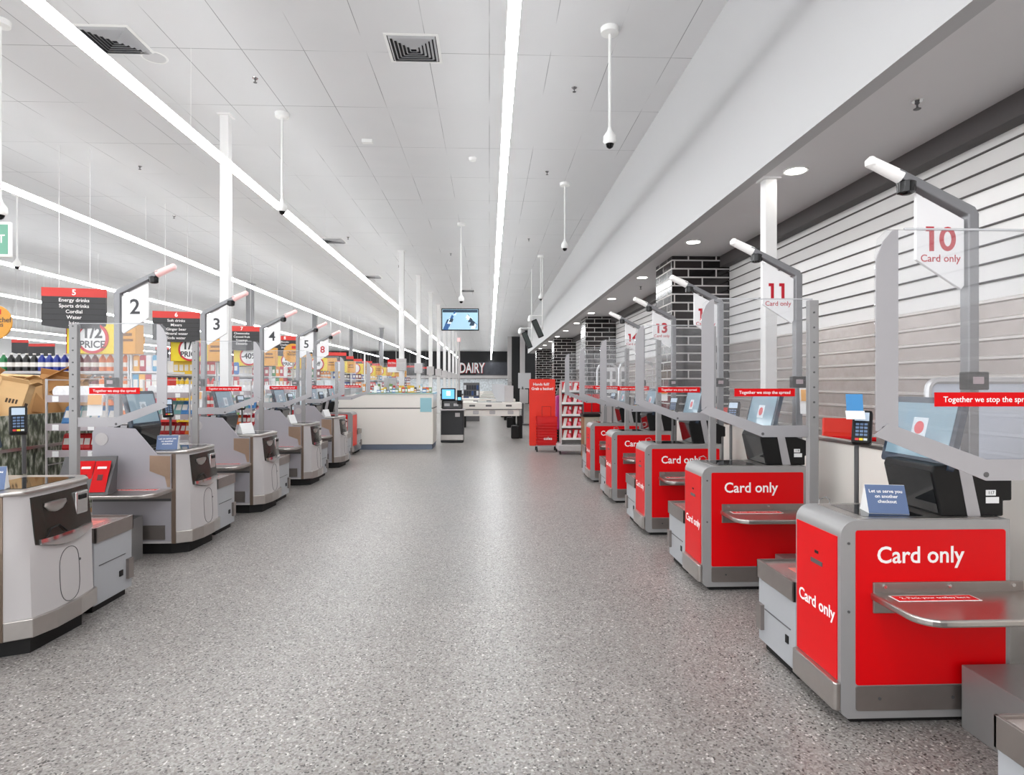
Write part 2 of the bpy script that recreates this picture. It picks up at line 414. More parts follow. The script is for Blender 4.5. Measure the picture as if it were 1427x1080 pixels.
for x, y, lab in ((-.91, 7.4, 'square louvred air diffuser in the ceiling, between the two nearest strip lights'),
                  (-4.4, 7.35, 'square louvred air diffuser in the upper left corner of the ceiling, beside the strip light'),
                  (-4.4, 17.4, 'small dark air diffuser in the ceiling left of the long strip light, nearer of two'),
                  (-4.4, 23.2, 'small dark air diffuser in the ceiling left of the long strip light, farther of two'),
                  (-13.6, 14.2, 'dark square air diffuser far left in the ceiling above the second strip light'),
                  (-.95, 26.5, 'distant air diffuser in the ceiling above the white poles')):
    diffuser_vent(x, y, lab)

def dome_cam(x, y, drop, label, arm=False):
    t = thing('ceiling_camera', label, 'security camera', (x, y, CEIL), 0)
    MB().lathe((0, 0, 0), [(.03, -.07), (.1, -.06), (.105, -.0)], 20).build('mounting_plate', white, t, smooth=True)
    MB().cyl((0, 0, -.05), (0, 0, -drop), .018, seg=10).build('pole', white, t, smooth=True)
    MB().lathe((0, 0, -drop), [(.055, -.07), (.075, -.04), (.07, .02), (.03, .08), (.02, .12)], 18).build('housing', white, t, smooth=True)
    MB().lathe((0, 0, -drop), [(.012, -.12), (.035, -.105), (.048, -.07)], 16).build('lens_dome', gblack, t, smooth=True)
    return t
for a in ((1.37, 6.9, 1.25, 'white pole-mounted dome camera hanging nearest, right of the middle strip light'),
          (1.52, 12.25, 1.25, 'white pole-mounted dome camera, second on the right of the middle strip light'),
          (1.62, 19.2, 1.3, 'thin white pole-mounted camera, third on the right, above the hanging speakers'),
          (-.71, 15.4, 1.9, 'white pole-mounted camera hanging in front of the ceiling monitor'),
          (-3.1, 9.25, 1.4, 'white pole-mounted camera hanging from the ceiling beside the left strip light'),
          (-5.45, 7.0, 2.1, 'white pole-mounted camera at the left edge beside the exit sign'),
          (-10.0, 13.3, 1.5, 'white pole-mounted camera far left hanging across the third strip light')):
    dome_cam(*a)

def sprinkler(x, y, z, label, grp):
    t = thing('sprinkler_head', label, 'sprinkler', (x, y, z), 0, grp)
    MB().lathe((0, 0, 0), [(.035, -.006), (.04, 0)], 14).build('escutcheon', chrome, t)
    MB().lathe((0, 0, 0), [(.022, -.062), (.026, -.058), (.008, -.05), (.006, -.03), (.016, -.02), (.014, -.006)], 10).build('nozzle', dkgrey, t)
sprinkler(1.16, 8.3, CEIL, 'small dark sprinkler head in the ceiling beside the nearest right camera pole', None)
sprinkler(-3.1, 8.2, CEIL, 'small dark sprinkler head in the ceiling right of the left strip light', None)
sprinkler(3.02, 4.2, SOFF, 'sprinkler head with round plate in the grey soffit above the shutters', None)
sprinkler(1.1, 11.6, CEIL, 'small sprinkler head near the second camera pole on the right', None)
for x, y in ((-3.9, 17), (-3.1, 21), (-1.2, 19), (-6.5, 11.6), (-7.6, 15), (1.1, 17)):
    sprinkler(x, y, CEIL, 'tiny sprinkler head farther back in the white ceiling', 'distant sprinkler heads in the ceiling')
sprinkler(3.1, 12.4, SOFF, 'tiny sprinkler head in the soffit between downlights', None)
t = thing('ceiling_speaker', 'round white speaker grille in the ceiling right of the upper left vent', 'ceiling speaker', (-4.15, 7.72, CEIL))
MB().lathe((0, 0, 0), [(.11, -.012), (.13, -.006), (.13, 0)], 28).build('grille', mat('speaker_grille', (205, 205, 206), .6), t)
MB().lathe((0, 0, 0), [(.13, -.003), (.15, -.008), (.155, 0)], 28).build('rim', white, t)
t = thing('smoke_detector', 'small round white smoke detector in the ceiling left of the middle strip light', 'smoke detector', (-.3, 10.95, CEIL))
MB().lathe((0, 0, 0), [(.035, -.06), (.06, -.05), (.07, -.02), (.075, 0)], 20).build('body', white, t, smooth=True)
t = thing('ceiling_sensor', 'small white box sensor on the ceiling between the two nearest strip lights', 'sensor', (-2.02, 10.2, CEIL))
MB().rbox(-.09, .09, -.05, .05, -.06, 0, .01).build('body', white, t)

for i, (x, d) in enumerate([(2.87, 5.62+2.87*k) for k in range(12)]):
    t = thing('downlight', ('round recessed downlight in the grey soffit, nearest of its row' if i == 0 else
              'round recessed downlight in the grey soffit, second of its row' if i == 1 else
              'round recessed downlight farther along the soffit over the shutters'), 'downlight', (x, d, SOFF), 0,
              None if i < 2 else 'farther downlights in the soffit')
    MB().lathe((0, 0, 0), [(.09, -.004), (.112, -.01), (.115, 0)], 24).build('trim_ring', white, t)
    MB().lathe((0, 0, 0), [(.088, -.008), (.088, -.001)], 24).build('lens', down_e, t)

def post(x, y, w, top, m, name, label, cat, base=0, grp=None, box=None):
    t = thing(name, label, cat, (x, y, base), 0, grp)
    MB().rbox(-w/2, w/2, -w/2, w/2, 0, top-base, .006).build('shaft', m, t)
    MB().box(-w*.75, w*.75, -w*.75, w*.75, top-base-.02, top-base).build('top_plate', m, t)
    if box: MB().rbox(-w*.95, w*.95, -w*.95, w*.2, box-.25-base, box+.12-base, .01).build('junction_box', ltgrey, t)
    return t
wpost = mat('white_post', (232, 231, 230), .35, noise=.01)
post(2.72, 5.85, .115, SOFF, wpost, 'service_pole', 'white square pole from floor to soffit behind the checkout under sign 11', 'pole')
post(-3.97, 9.35, .13, CEIL, wpost, 'service_pole', 'tall white square pole behind sign 3, crossed by the long strip light', 'pole')
for i, (x, y) in enumerate(((-2.67, 18.7), (-2.64, 22.9), (-2.6, 27.1), (-2.6, 31.3), (-2.6, 35.5), (-2.6, 39.7), (-2.6, 44), (-2.6, 48.2))):
    post(x, y, .15 if i < 2 else .16, CEIL, wpost, 'service_pole',
         'tall white pole rising behind the cream desk, nearest of the receding row' if i == 0 else
         'tall white pole rising behind the cream desk, second of the receding row' if i == 1 else
         'white pole far back in the receding row beside the monitor', 'pole', 0,
         None if i < 2 else 'far white poles beside the monitor', box=2.15)
gcol = mat('grey_column', (146, 146, 149), .5, noise=.03)
for i, (x, y) in enumerate(((-9.65, 25), (-9.95, 35.2), (-10.0, 44.5), (-7.8, 44.5), (-9.9, 56))):
    post(x, y, .24 if i < 4 else .3, CEIL, gcol, 'steel_column',
         ['grey steel column behind the aisle sign right of number 3', 'grey steel column behind number 5, middle distance',
          'slim grey steel column left of the red banner in the distance', 'wide grey column in front of the distant dark wall above the desk',
          'farthest grey steel column on the left'][i], 'column')

# hanging monitor
t = thing('ceiling_monitor', 'flat monitor hanging from the ceiling showing a blue view of the walkway', 'monitor', (-.84, 17.6, CEIL))
MB().cyl((.02, .05, 0), (.02, .05, -1.6), .028, seg=10).build('pole', white, t)
zc = EYE+(535-445.5)/F*17.6-CEIL
MB().rbox(-.54, .54, -.02, .05, zc-.32, zc+.32, .01).build('casing', black, t)
s = MB().box(-.51, .51, -.024, -.0201, zc-.29, zc+.29).build('screen', mat('monitor_blue', (150, 186, 206), .3, emit=.4), t)
db = mat('picture_dark_blue', (36, 84, 140), .4, emit=.3); mb = MB()
cb = mat('picture_navy', (22, 50, 72), .4, emit=.2); pale = mat('picture_pale', (196, 214, 224), .4, emit=.6)
random.seed(3)
for k in range(34):
    f = random.random(); side = -1 if k % 3 else 1
    x0 = side*(.14+.3*f)+random.uniform(-.03, .03); z0 = zc+.2-.42*f; r_ = .035+.055*f
    if abs(x0)+r_ < .5: mb.prism([(x0-r_, z0-r_), (x0+r_*.6, z0-r_*1.1), (x0+r_*1.1, z0+r_*.3), (x0, z0+r_*1.2)], 'y', -.027-k*.00005, -.0241, random.choice((0, 0, 1, 2)))
mb.prism([(-.5, zc+.2), (.5, zc+.2), (.5, zc+.28), (-.5, zc+.28)], 'y', -.0245, -.0241, 1)
mb.build('picture', [db, cb, pale], s)

# exit sign at the far left edge
t = thing('exit_sign', 'green and white exit sign hanging at the left edge below a white pole', 'sign', at(-8, 334, 6.2))
MB().rbox(-.17, .17, -.02, .02, -.18, .18, .008).build('case', white, t)
sg = MB().box(-.15, .15, -.024, -.02, -.15, .15).build('face', mat('exit_green', (96, 150, 128), .4, emit=.35), t)
lettering('EXIT', (0, -.0245, 0), (1, 0, 0), .12, wtext, sg)
MB().cyl((0, 0, .18), (0, 0, CEIL-t.location.z), .008, seg=6).build('hanger', white, t)

# hanging speakers on a white frame
for k, (px, py, d, lean) in enumerate(((749, 458, 19.5, R(-24)), (734.5, 474, 21.5, R(-22)))):
    p = at(px, py, d)
    t = thing('hanging_speaker', ('black slanted column speaker hanging below the white pole frame, higher one' if k == 0 else
              'black slanted column speaker hanging below the white pole frame, lower one'), 'speaker', p)
    mb = MB(); mb.M = Matrix.Rotation(lean, 4, 'Y'); mb.rbox(-.09, .09, -.1, .1, -.3, .3, .02); mb.build('cabinet', black, t)
    mb = MB(); mb.M = Matrix.Rotation(lean, 4, 'Y'); mb.box(-.07, .07, -.106, -.1, -.27, .27); mb.build('grille', mat('speaker_cloth', (62, 68, 66), .8), t)
    MB().cyl((.16, 0, -.05), (.16, 0, CEIL-p.z), .016, seg=8).cyl((-.25, 0, .42), (.16, 0, .42), .014, seg=8).cyl((.16, 0, 0), (0, 0, 0), .014, seg=8).build('hanger', white, t)
    MB().lathe((-.25, 0, .3), [(.03, -.1), (.07, -.06), (.06, .03), (.03, .12)], 12).build('camera_dome', white, t)

# ================================================================== SELF-CHECKOUT PARTS
def number_post(t, sx, x, y, num, colr, sub, side):
    """sx=+1: sign hangs toward -x (right row), -1 mirrored. returns nothing"""
    s = sx
    mb = MB(); mb.M = Matrix.Translation((x, y, 0))
    hw = .028
    mb.prism([(-s*hw, 0), (s*hw, 0), (s*hw, 2.36), (s*hw-s*.02, 2.395), (-s*.38, 2.585), (-s*.40, 2.55), (-s*hw, 2.355)], 'y', -.03, .03)
    mb.build('number_post', mat('post_grey', (138, 138, 141), .35, metal=.35, noise=.02), t, bevel=.006)
    mb = MB(); mb.M = Matrix.Translation((x, y, 0))
    a = math.atan2(.2, -s*.37)
    mb.cyl((-s*.36, 0, 2.55), (-s*.51, 0, 2.62), .034, .03, seg=12); mb.lathe((-s*.51, 0, 2.62), [(.01, -.03), (.03, -.015), (.032, .01), (.012, .03)], 12)
    mb.build('lamp_cap', lampcap if side == 'R' else lamppink, t, smooth=True)
    mb = MB(); mb.M = Matrix.Translation((x, y, 0)); mb.lathe((-s*.33, 0, 2.49), [(.02, -.03), (.042, -.02), (.045, .03), (.03, .04)], 14)
    mb.build('camera_dome', gblack, t, smooth=True)
    P = [(-s*.035, 2.335), (-s*.035, 2.0), (-s*.05, 1.98), (-s*.285, 2.13), (-s*.285, 2.465)]
    mb = MB(); mb.M = Matrix.Translation((x, y, 0)); mb.prism(P, 'y', -.01, .01); sg = mb.build('number_sign', signwhite, t, bevel=.003)
    cx = x-s*.16
    if sub:
        nm_ = MB(); hh = .062; zz = 2.235
        def one(x1): nm_.prism([(x1+.011, zz-hh), (x1+.011, zz+hh), (x1-.031, zz+hh), (x1-.031, zz+hh-.024), (x1-.013, zz+hh-.024), (x1-.013, zz-hh)], 'y', y-.012, y-.0101)
        one(cx-.045)
        if num[1] == '1': one(cx+.04)
        if num[1] == '0':
            o_ = [(cx+.037+.043*math.cos(2*PI*i/20), zz+hh*math.sin(2*PI*i/20)) for i in range(20)]; i_ = [(cx+.037+.02*math.cos(2*PI*i/20), zz+(hh-.024)*math.sin(2*PI*i/20)) for i in range(20)]
            for i in range(20):
                j = (i+1) % 20; nm_.prism([o_[i], o_[j], i_[j], i_[i]], 'y', y-.012, y-.0101)
        nm_.build('number', colr, sg)
        if num[1] not in '01': lettering(num[1], (cx+.037, y-.0105, zz), (1, 0, 0), .175, colr, sg, bold=.035, name='digit')
    else: lettering(num, (cx, y-.0105, 2.23), (1, 0, 0), .2, colr, sg, bold=.015, name='number')
    if sub: lettering('Card only', (cx, y-.0105, 2.135), (1, 0, 0), .052, dkred, sg, bold=.01, name='caption')
    mb = MB(); mb.M = Matrix.Translation((x, y, 0)); mb.rbox(-.08, .03, -.09, -.03, 1.47, 1.56, .006); pr = mb.build('scanner_box', black, t)
    mb = MB(); mb.M = Matrix.Translation((x, y, 0)); mb.box(-.055, .0, -.092, -.09, 1.5, 1.535); mb.build('indicator_window', mat('indicator', (170, 150, 155), .3), pr)

def scanner_and_screen(t, s, x0, yy, style, tagno=None):
    """x0 = aisle side face of the tower; s=+1 right row (tower grows to +x)"""
    X = lambda u: x0+s*u
    lo, hi = yy, yy+.34
    mb = MB(); mb.prism([(X(0), .9), (X(.29), .9), (X(.29), .97), (X(.33), .97), (X(.33), 1.07), (X(.14), 1.14), (X(-.035), 1.13), (X(-.045), 1.1)], 'y', lo, hi)
    tw = mb.build('scanner_tower', black, t, bevel=.008)
    mb = MB(); mb.prism([(X(.12), .901), (X(.18), .901), (X(.13), 1.135), (X(.075), 1.135)], 'y', lo-.003, lo-.0005); mb.build('grey_stripe', frost, tw)
    mb = MB(); mb.slab((X(-.003), lo+.012, .915), (0, .316, 0), (-s*.04, 0, .19), .003 if s < 0 else -.003); wn = mb.build('scanner_window', scanwin, tw)
    if tagno:
        mb = MB(); mb.box(X(.205) if s > 0 else X(.25), X(.25) if s > 0 else X(.205), lo-.003, lo-.0005, .995, 1.02).box(min(X(.205), X(.265)), max(X(.205), X(.265)), lo-.003, lo-.0005, .96, .988)
        st = mb.build('label_sticker', paper, tw)
        lettering(tagno, ((X(.2275)), lo-.0035, 1.0075), (1, 0, 0), .02, dark_text, st, name='number')
    # touch screen on a stalk
    b0 = (X(.02), 1.105); b1 = (X(.10), 1.435)
    y0, y1 = yy-.01, yy+.46
    mb = MB(); d = Vector((b1[0]-b0[0], 0, b1[1]-b0[1]))
    mb.slab((b0[0], y0, b0[1]), (0, y1-y0, 0), d, s*.03, poly=rr(0, y1-y0, 0, d.length, .02))
    sc = mb.build('touch_screen', bezel, t)
    mb = MB(); off = Vector((b1[1]-b0[1], 0, -(b1[0]-b0[0]))).normalized()*(-s)
    p = Vector((b0[0], y0, b0[1]))+off*.001+Vector((0, .025, 0))+d.normalized()*.045
    mb.slab(p, (0, y1-y0-.05, 0), d.normalized()*(d.length-.075), -s*.002)
    dp = mb.build('display', display, sc)
    yd = (0, -1, 0) if s > 0 else (0, 1, 0)
    mid = Vector((b0[0], (y0+y1)/2, b0[1]))+off*.004+d*.55
    mb = MB(); mb.slab(mid-d.normalized()*.05-Vector((0, .05, 0)), (0, .1, 0), d.normalized()*.1, -s*.001); mb.build('notice', mat('notice_pale', (186, 196, 203), .3, emit=.25), sc)
    mb = MB(); c = mid+off*.002; n2 = 18
    ring = [c+Vector((0, math.cos(2*PI*i/n2), 0))*.032+d.normalized()*math.sin(2*PI*i/n2)*.032 for i in range(n2)]
    mb.add([tuple(q) for q in ring]+[tuple(q+off*.001) for q in ring], [list(range(n2)), list(range(2*n2-1, n2-1, -1))]+[(i, i+n2, (i+1) % n2+n2, (i+1) % n2) for i in range(n2)])
    if style == 'R': mb.build('stop_symbol', mat('stop_red', (190, 78, 82), .4, emit=.25), sc)
    else: mb.build('symbol', mat('symbol_grey', (150, 160, 168), .4, emit=.2), sc)
    MB().box(min(X(.10), X(.17)), max(X(.10), X(.17)), yy+.17, yy+.25, 1.07, 1.3).build('screen_arm', dkgrey, t)
    return tw

def pin_pad(t, p, s, yaw, drop=.35):
    mb = MB(); M = Matrix.Translation(p) @ Matrix.Rotation(yaw, 4, 'Z') @ Matrix.Rotation(R(-24), 4, 'X'); mb.M = M
    mb.rbox(-.047, .047, -.02, .03, -.095, .095, .012); o = mb.build('pin_pad', black, t)
    mb = MB(); mb.M = M; mb.box(-.034, .034, -.0225, -.0195, .03, .078); mb.build('pad_screen', mat('pad_lcd', (176, 190, 205), .2, emit=.2), o)
    mb = MB(); mb.M = M
    for r_ in range(4):
        for c in range(3): mb.box(-.027+c*.02, -.012+c*.02, -.024, -.0195, .01-r_*.02-.006, .01-r_*.02+.006)
    mb.build('keys', mat('key_blue', (92, 116, 150), .4), o)
    mb = MB(); mb.M = M
    for c in range(3): mb.box(-.028+c*.02, -.011+c*.02, -.025, -.0195, -.082, -.07, c)
    mb.build('coloured_keys', [mat('key_red', (214, 40, 40), .4), mat('key_yellow', (226, 200, 40), .4), mat('key_pale', (200, 205, 205), .4)], o)
    q = Vector(p)
    MB().tube([q+Vector((0, .035, -.03)), q+Vector((.0, .05, -.12)), q+Vector((0, .05, -drop))], .012).build('pad_stalk', dkgrey, t)

def bag_shelf(t, s, x0, x1, y0, z, name='side_shelf', big=.06, sticker=True):
    """shelf between |x| x0..x1, from y=0 out to y=y0 (negative)"""
    lo, hi = (x0, x1) if s > 0 else (-x1, -x0)
    if s > 0: poly = [(lo, 0), (hi, 0), (hi, y0)]+[(lo+big*1.6-big*1.6*math.sin(R(90*i/6)), y0+big*1.6-big*1.6*math.cos(R(90*i/6))) for i in range(7)]
    else: poly = [(hi, 0), (lo, 0), (lo, y0)]+[(hi-big*1.6+big*1.6*math.sin(R(90*i/6)), y0+big*1.6-big*1.6*math.cos(R(90*i/6))) for i in range(7)]
    sh = MB().prism(poly, 'z', z-.03, z).build(name, steel, t, bevel=.008)
    bp = MB().box(lo+.01, hi-.11 if s > 0 else hi-.01, -.012, -.001, z-.09, z+.045).build('shelf_backplate', steeld, t, bevel=.003)
    mb = MB()
    for x in (lo+.06, (lo+hi)/2-.05, hi-.16): mb.cyl((x, -.018, z+.028), (x, -.012, z+.028), .008, seg=10)
    mb.build('bolts', chrome, bp)
    if sticker:
        a = lo+.05 if s > 0 else hi-.45
        st = MB().box(a, a+.36, -.12, -.05, z, z+.0012).build('shelf_sticker', paper, t)
        MB().box(a+.006, a+.354, -.114, -.056, z+.0012, z+.0018).build('sticker_band', red, st)
        lettering('2. Pack your trolley here', (a+.18, -.085, z+.002), (1, 0, 0), .03, wtext, st, up=(0, 1, 0), bold=.01)
    return sh

def card_kiosk(X, Y, num, label, tagno, scale_pad=True):
    t = thing('self_checkout', label, 'self-checkout', (X, Y, 0))
    W, D = .765, .39
    arc = [(.07-.07*math.sin(R(90*i/7)), .83+.07*math.cos(R(90*i/7))) for i in range(8)]
    MB().prism([(.03, .03), (W, .03), (W, .9)]+arc+[(0, .07), (.006, .05)], 'y', 0, D).build('chassis', grey, t, smooth=True)
    mb = MB().box(.06, W-.04, .03, D-.03, .0, .03); mb.build('plinth', rubber, t)
    # near side
    p = MB().prism(rr(.066, W-.022, .178, .857, .012), 'y', -.004, 0).build('side_panel', red, t)
    lettering('Card only', (.355, -.0046, .745), (1, 0, 0), .103, wtext, p, width=.95, bold=.014)
    MB().prism(rr(.066, W-.01, .066, .172, .01), 'y', -.006, 0).build('kick_plate', steeld, t)
    mb = MB()
    for z in (.5, .8): mb.cyl((.035, -.004, z), (.035, 0, z), .006, seg=8)
    for x in (.17, .5): mb.cyl((x, -.009, .12), (x, -.006, .12), .007, seg=8)
    mb.build('bolts', dkgrey, t)
    # aisle face
    p = MB().prism([(.025, .19), (D-.015, .19), (D-.015, .825), (.025, .825)], 'x', -.004, 0).build('front_panel', red, t)
    lettering('Card only', (-.0046, .195, .47), (0, -1, 0), .078, wtext, p, bold=.018)
    MB().box(-.0065, -.004, .14, .24, .655, .675).build('receipt_slot', dkgrey, p)
    MB().box(-.006, -.004, .175, .205, .705, .718).build('sensor_slot', black, p)
    MB().prism([(-.03, .01), (-.02, -.002), (0, -.002), (0, D-.01), (-.03, D-.02)], 'z', .065, .188).build('bumper', steel, t, bevel=.006)
    # top
    MB().prism(rr(.09, W-.02, .02, D-.02, .02), 'z', .9, .9035).build('counter_plate', steel, t)
    MB().prism(rr(.14, .42, .06, D-.06, .01), 'z', .9035, .905).build('scanner_glass', scanwin, t)
    MB().tube([(.10, .36, .9), (.10, .36, .925), (.14, .37, .935), (.16, .37, .92), (.16, .37, .9)], .003, 6).build('bag_hook', chrome, t)
    scanner_and_screen(t, 1, .50, .06, 'R', tagno)
    pin_pad(t, (.47, .60, 1.265), 1, R(-38), .76)
    if num == '10': lf_ = MB().slab((.385, .60, 1.33), (.075, -.03, 0), (0, .01, .115), .002).build('leaflet_holder', mat('leaflet_blue', (60, 140, 200), .4), t)
    if num == '10': MB().slab((.38, .595, 1.31), (.085, -.034, 0), (0, .01, .045), .003).build('holder_lip', paper, t)
    bag_shelf(t, 1, .13, .93, -.33, .585)
    number_post(t, 1, .905, .40, num, dkred, True, 'R')
    MB().box(W, .89, .37, .43, .3, .36).build('post_bracket', grey, t)
    # platform toward camera and basket stand behind
    if scale_pad:
        MB().rbox(.52, 1.04, -.52, -.03, .0, .275, .004).build('bagging_platform', mat('platform_grey', (150, 149, 148), .35, metal=.4, noise=.03), t)
    basket_stand(t, 1, 0.0, D+.005, .5)
    return t

def basket_stand(t, s, x0, y0, h, own=None):
    L = .42
    a, b = (x0, x0+.5) if s > 0 else (-x0-.5, -x0)
    f = a if s > 0 else b
    o = MB().box(a, b, y0, y0+L, .05, h-.09).build('basket_stand', mat('pale_grey_panel', (168, 170, 174), .35, noise=.02), t, bevel=.004)
    MB().box(a+.03, b-.03, y0+.03, y0+L-.03, 0, .05).build('plinth', rubber, o)
    e = .012
    mb = MB().box(a-e, b+e, y0, y0+.012, h-.1, h).box(a-e, b+e, y0+L-.012, y0+L, h-.1, h).box(a-e, a, y0, y0+L, h-.1, h).box(b, b+e, y0, y0+L, h-.1, h)
    mb.build('steel_rim', steeld, o, bevel=.002)
    MB().box(a, b, y0+.012, y0+L-.012, h-.03, h-.012).build('tray', mat('tray_steel', (188, 176, 172), .2, metal=.6, noise=.04), o)
    MB().box(a+.1, a+.4, y0+.12, y0+.28, h-.012, h-.0105).build('tray_sticker', mat('sticker_pinkred', (222, 120, 110), .4), o)
    sgn = -1 if s > 0 else 1
    mb = MB(); x_ = f+sgn*.004
    mb.box(min(f, x_), max(f, x_), y0+.05, y0+L-.08, h-.26, h-.255).build('seam', dkgrey, o)
    MB().box(min(f, f+sgn*.02), max(f, f+sgn*.02), y0+L-.07, y0+L-.01, .12, .26).build('corner_guard', steeld, o)
    MB().box(min(f, f+sgn*.005), max(f, f+sgn*.005), y0+.07 if s > 0 else y0+L-.15, y0+.1 if s > 0 else y0+L-.11, .16, .2).build('socket', black, o)
    return o

RX = 1.54
RK = [(2.62, '10', '117', 'large red card-only self-checkout with grey frame under sign 10, closest on the right'),
      (4.36, '11', '118', 'red card-only self-checkout under sign 11, with the white pole behind it'),
      (5.98, '12', None, 'red card-only self-checkout under sign 12, in front of the nearest black tiled pier'),
      (7.62, '13', None, 'red card-only self-checkout under sign 13, half hidden behind the unit under sign 12'),
      (9.25, '14', None, 'farthest red card-only self-checkout on the right, under sign 14')]
for Y, n, tg, lab in RK: card_kiosk(RX, Y, n, lab, tg)
# basket stand of the unit just out of frame, bottom right corner
t = thing('basket_stand', 'grey steel-rimmed basket stand cut off by the bottom right corner', 'basket stand', (RX, .98, 0))
basket_stand(t, 1, 0, .395, .5).name = 'cabinet'

# ---- protective acrylic screens
def shield(X0, Y, s, label, top=2.01):
    t = thing('acrylic_screen', label, 'protective screen', (X0, Y, 0))
    S = lambda pts: [(s*a, b) for a, b in pts]
    w0, w1 = 0.0, .68
    corner, band = .37, .065
    gl = S([(w0, 1.36), (corner, 1.215), (w1, 1.215), (w1, top), (w0+.04, top), (w0+.01, top-.03), (w0, top-.09)])
    g = MB().prism(gl, 'y', -.003, .003).build('acrylic_sheet', glass, t)
    MB().prism(S([(w0+.1, top), (w1, top), (w1, top+.006), (w0+.1, top+.006)]), 'y', -.004, .004).build('sheet_edge', edgeg, t)
    sl = S([(w0, 1.345), (w0+.075, 1.345), (w0+.075, top-.0), (w0+.055, top-.005), (w0+.025, top-.04), (w0, top-.10)])
    MB().prism(sl, 'y', -.008, -.0035).build('edge_band', frost, t)
    MB().prism(S([(w0-.01, 1.33), (w0+.04, 1.37), (corner, 1.25), (corner, 1.18)]), 'y', -.012, -.0085).build('sloping_band', frost, t)
    MB().prism(S([(corner, 1.18), (corner, 1.25), (w1-.03, 1.25), (w1-.03, 1.18)]), 'y', -.012, -.0085).build('lower_band', frost, t)
    pm = mat('post_grey', (138, 138, 141), .35, metal=.35)
    MB().box(min(s*(w1-.03), s*(w1+.03)), max(s*(w1-.03), s*(w1+.03)), -.02, .02, 0, top-.005).build('screen_post', grey, t, bevel=.004)
    mb = MB()
    for k in range(8): mb.cyl((s*w1, -.024, 1.3+k*.09), (s*w1, -.019, 1.3+k*.09), .006, seg=8)
    mb.build('bolts', dkgrey, t)
    MB().cyl((s*.03, -.01, 1.35), (s*.03, .012, 1.35), .012, seg=10).build('clamp', dkgrey, t); MB().cyl((s*corner, -.014, 1.2), (s*corner, .012, 1.2), .009, seg=10).build('clamp', dkgrey, t)
    a = .20
    st = MB().prism([(min(s*a, s*(a+.37)), 1.425), (max(s*a, s*(a+.37)), 1.425), (max(s*a, s*(a+.37)), 1.472), (min(s*a, s*(a+.37)), 1.472)], 'y', -.0065, -.0035).build('red_strip', red, t)
    lettering('Together we stop the spread', (s*(a+.185), -.007, 1.448), (1, 0, 0), .0265, wtext, st, bold=.012)
    return t
labs = ['clear acrylic screen with grey edge band in front of the unit under sign 10',
        'clear acrylic screen with grey post between the units under signs 10 and 11',
        'clear acrylic screen between the units under signs 11 and 12',
        'clear acrylic screen between the units under signs 12 and 13',
        'clear acrylic screen between the units under signs 13 and 14',
        'clear acrylic screen farthest back on the right, beyond the unit under sign 14']
for k, Y in enumerate((1.97, 3.62, 5.28, 6.98, 8.6, 10.25)):
    shield(1.272, Y, 1, labs[k])

